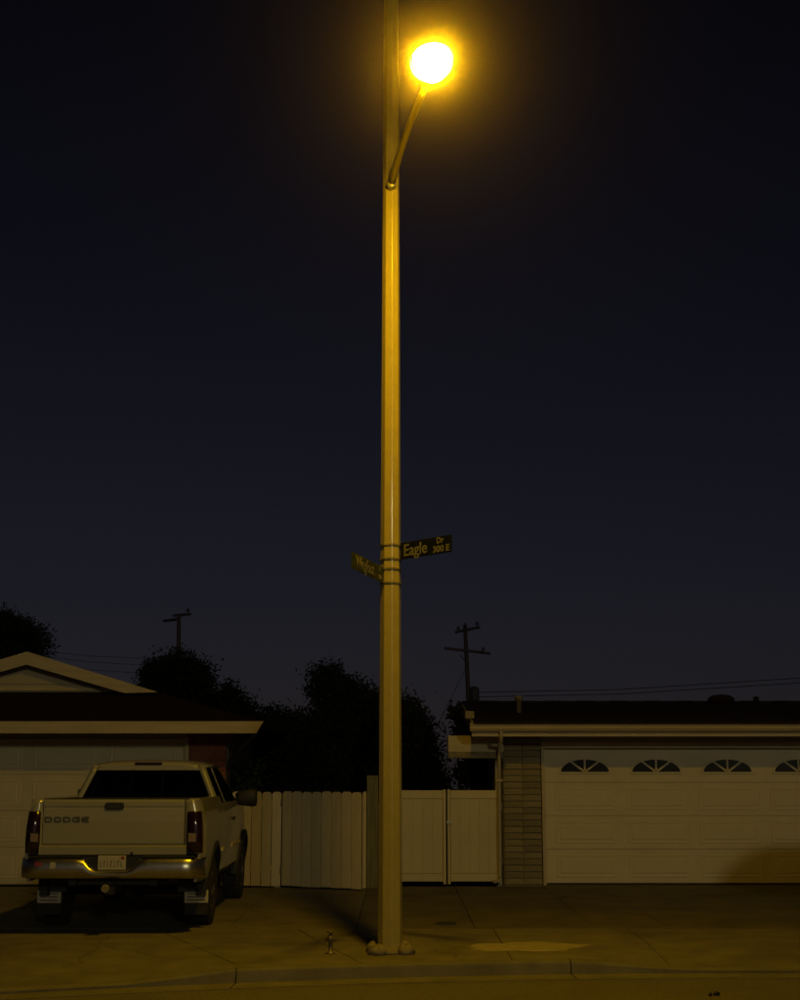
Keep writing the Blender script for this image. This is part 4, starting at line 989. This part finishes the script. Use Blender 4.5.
tree('shrub', (at(240, 790, Y).x, Y), [lobe(236, 772, Y, 5, 12), lobe(243, 782, Y, 7, 13), lobe(248, 770, Y, 6, 8), lobe(240, 800, Y, 10, 14)], 'small green leafy shrub behind the truck mirror', 1500, 0.045, m='leafg', seed=9, trunk_r=0.02, cat='shrub', group=None, limbs=False)

# ------------------------------------------------------------------ utility poles and wires
UY = 80.0
def upole(base_px, top_px, top_py, label, arms, insul):
    tp_ = at(top_px, top_py, UY); bs = at(base_px, 760, UY); d = (tp_.x - bs.x) / (tp_.z - bs.z)
    x0 = tp_.x - d * tp_.z
    u = thing('utility_pole', (x0, UY, -0.1), label, 'utility pole', 'utility poles beyond the houses')
    MB().tube([(0, 0, 0), (d * tp_.z * 0.5, 0, tp_.z * 0.5), (d * tp_.z, 0, tp_.z + 0.1)], [0.16, 0.14, 0.115], 10).build('pole', 'polewood', u)
    for (xa, ya, xb, yb_, dy) in arms:
        a = at(xa, ya, UY + dy) - u.location; c = at(xb, yb_, UY - dy) - u.location
        dd = (c - a).normalized(); sd = Vector((dd.y, -dd.x, 0)).normalized() * 0.06; upv = Vector((0, 0, 0.075))
        a2 = a + Vector((0, -0.18, 0)); c2 = c + Vector((0, -0.18, 0))
        MB().hexa([a2 - sd - upv, c2 - sd - upv, c2 + sd - upv, a2 + sd - upv, a2 - sd + upv, c2 - sd + upv, c2 + sd + upv, a2 + sd + upv]).build('crossarm', 'polewood', u)
    for (x, y, dy) in insul:
        p = at(x, y, UY + dy) - u.location + Vector((0, -0.18, 0))
        MB().lathe([(0.02, -0.22), (0.03, -0.05), (0.10, -0.04), (0.11, 0.02), (0.07, 0.06), (0.09, 0.10), (0.03, 0.15)], 8, 'Z', tuple(p)).build('insulator', 'dark_metal', u)
    return u
up1 = upole(471.5, 465.0, 626, 'leaning wooden utility pole with two crossarms behind the low house roof', [(455.5, 632.5, 479.5, 627.5, 0.5), (444.5, 648.5, 490, 653.8, -0.4)], [(458, 629, 0.4), (477, 624.5, -0.4), (483, 650, -0.3), (465, 626, 0)])
MB().tube([at(460, 655, UY) - up1.location, at(466, 662, UY) - up1.location], 0.03, 6).build('brace', 'dark_metal', up1)
MB().lathe([(0.12, -0.5), (0.30, -0.4), (0.30, 0.5), (0.1, 0.6)], 10, 'Z', tuple(at(474, 697, UY) - up1.location)).build('transformer', 'dark_metal', up1)
up2 = upole(177.5, 179.0, 614.5, 'wooden utility pole with one short crossarm above the round tree', [(174, 616, 191, 614.5, 0.6), (164.5, 621.3, 179, 619.5, 1.2)], [(188.5, 611, -0.4)])
def wire(pts, label, r=0.016):
    Vp = [at(*p) for p in pts]; out = []
    for i in range(len(Vp) - 1):
        for k in range(10):
            t = k / 10; p = Vp[i].lerp(Vp[i + 1], t); out.append(p)
    out.append(Vp[-1])
    o = MB().tube([q - out[0] for q in out], r, 5).build('utility_wire', 'wire', None, loc=out[0])
    tag(o, label, 'wire', 'wires between the utility poles')
L1 = 'thin dark wire running above the low dark roof'
wire([(472, 692.5, UY), (620, 689.5, UY), (815, 677, UY), (1300, 640, UY + 4)], 'upper of the two thin wires running above the low dark roof', 0.022)
wire([(472, 697, UY), (620, 694, UY), (815, 682, UY), (1300, 645, UY + 4)], 'lower of the two thin wires running above the low dark roof', 0.022)
L2_ = 'thin dark wire running from the gable to the round tree'
wire([(-420, 610, UY), (-10, 645, UY), (90, 656, UY), (177, 660, UY)], 'topmost of three thin wires between the gable and the round tree', 0.013)
wire([(-420, 615, UY), (-10, 650, UY), (90, 662, UY), (177, 667, UY)], 'middle of three thin wires between the gable and the round tree', 0.013)
wire([(-420, 621, UY), (-10, 657, UY), (90, 670, UY), (177, 675, UY)], 'lowest of three thin wires between the gable and the round tree', 0.013)
wire([(466, 668, UY), (440, 720, UY - 20), (420, 760, UY - 38)], 'thin slanting wire dropping from the leaning utility pole into the trees', 0.014)
wire([(395, 731, UY), (448, 741.5, UY - 40)], 'thin service wire reaching the beam end of the low house', 0.016)

# ------------------------------------------------------------------ night air that glows round the lamp
hz = MB().box(-140, 140, -70, 200, -1.3, 16).build('haze', None); tag(hz, kind='stuff')
hm = bpy.data.materials.new('night_haze'); hm.use_nodes = True; t = hm.node_tree; t.nodes.remove(t.nodes['Principled BSDF'])
pv = t.nodes.new('ShaderNodeVolumePrincipled'); pv.inputs['Density'].default_value = 0.0023; pv.inputs['Anisotropy'].default_value = 0.993
pv.inputs['Color'].default_value = (0.95, 0.76, 0.66, 1)
t.links.new(pv.outputs[0], t.nodes['Material Output'].inputs['Volume']); hz.data.materials.append(hm)
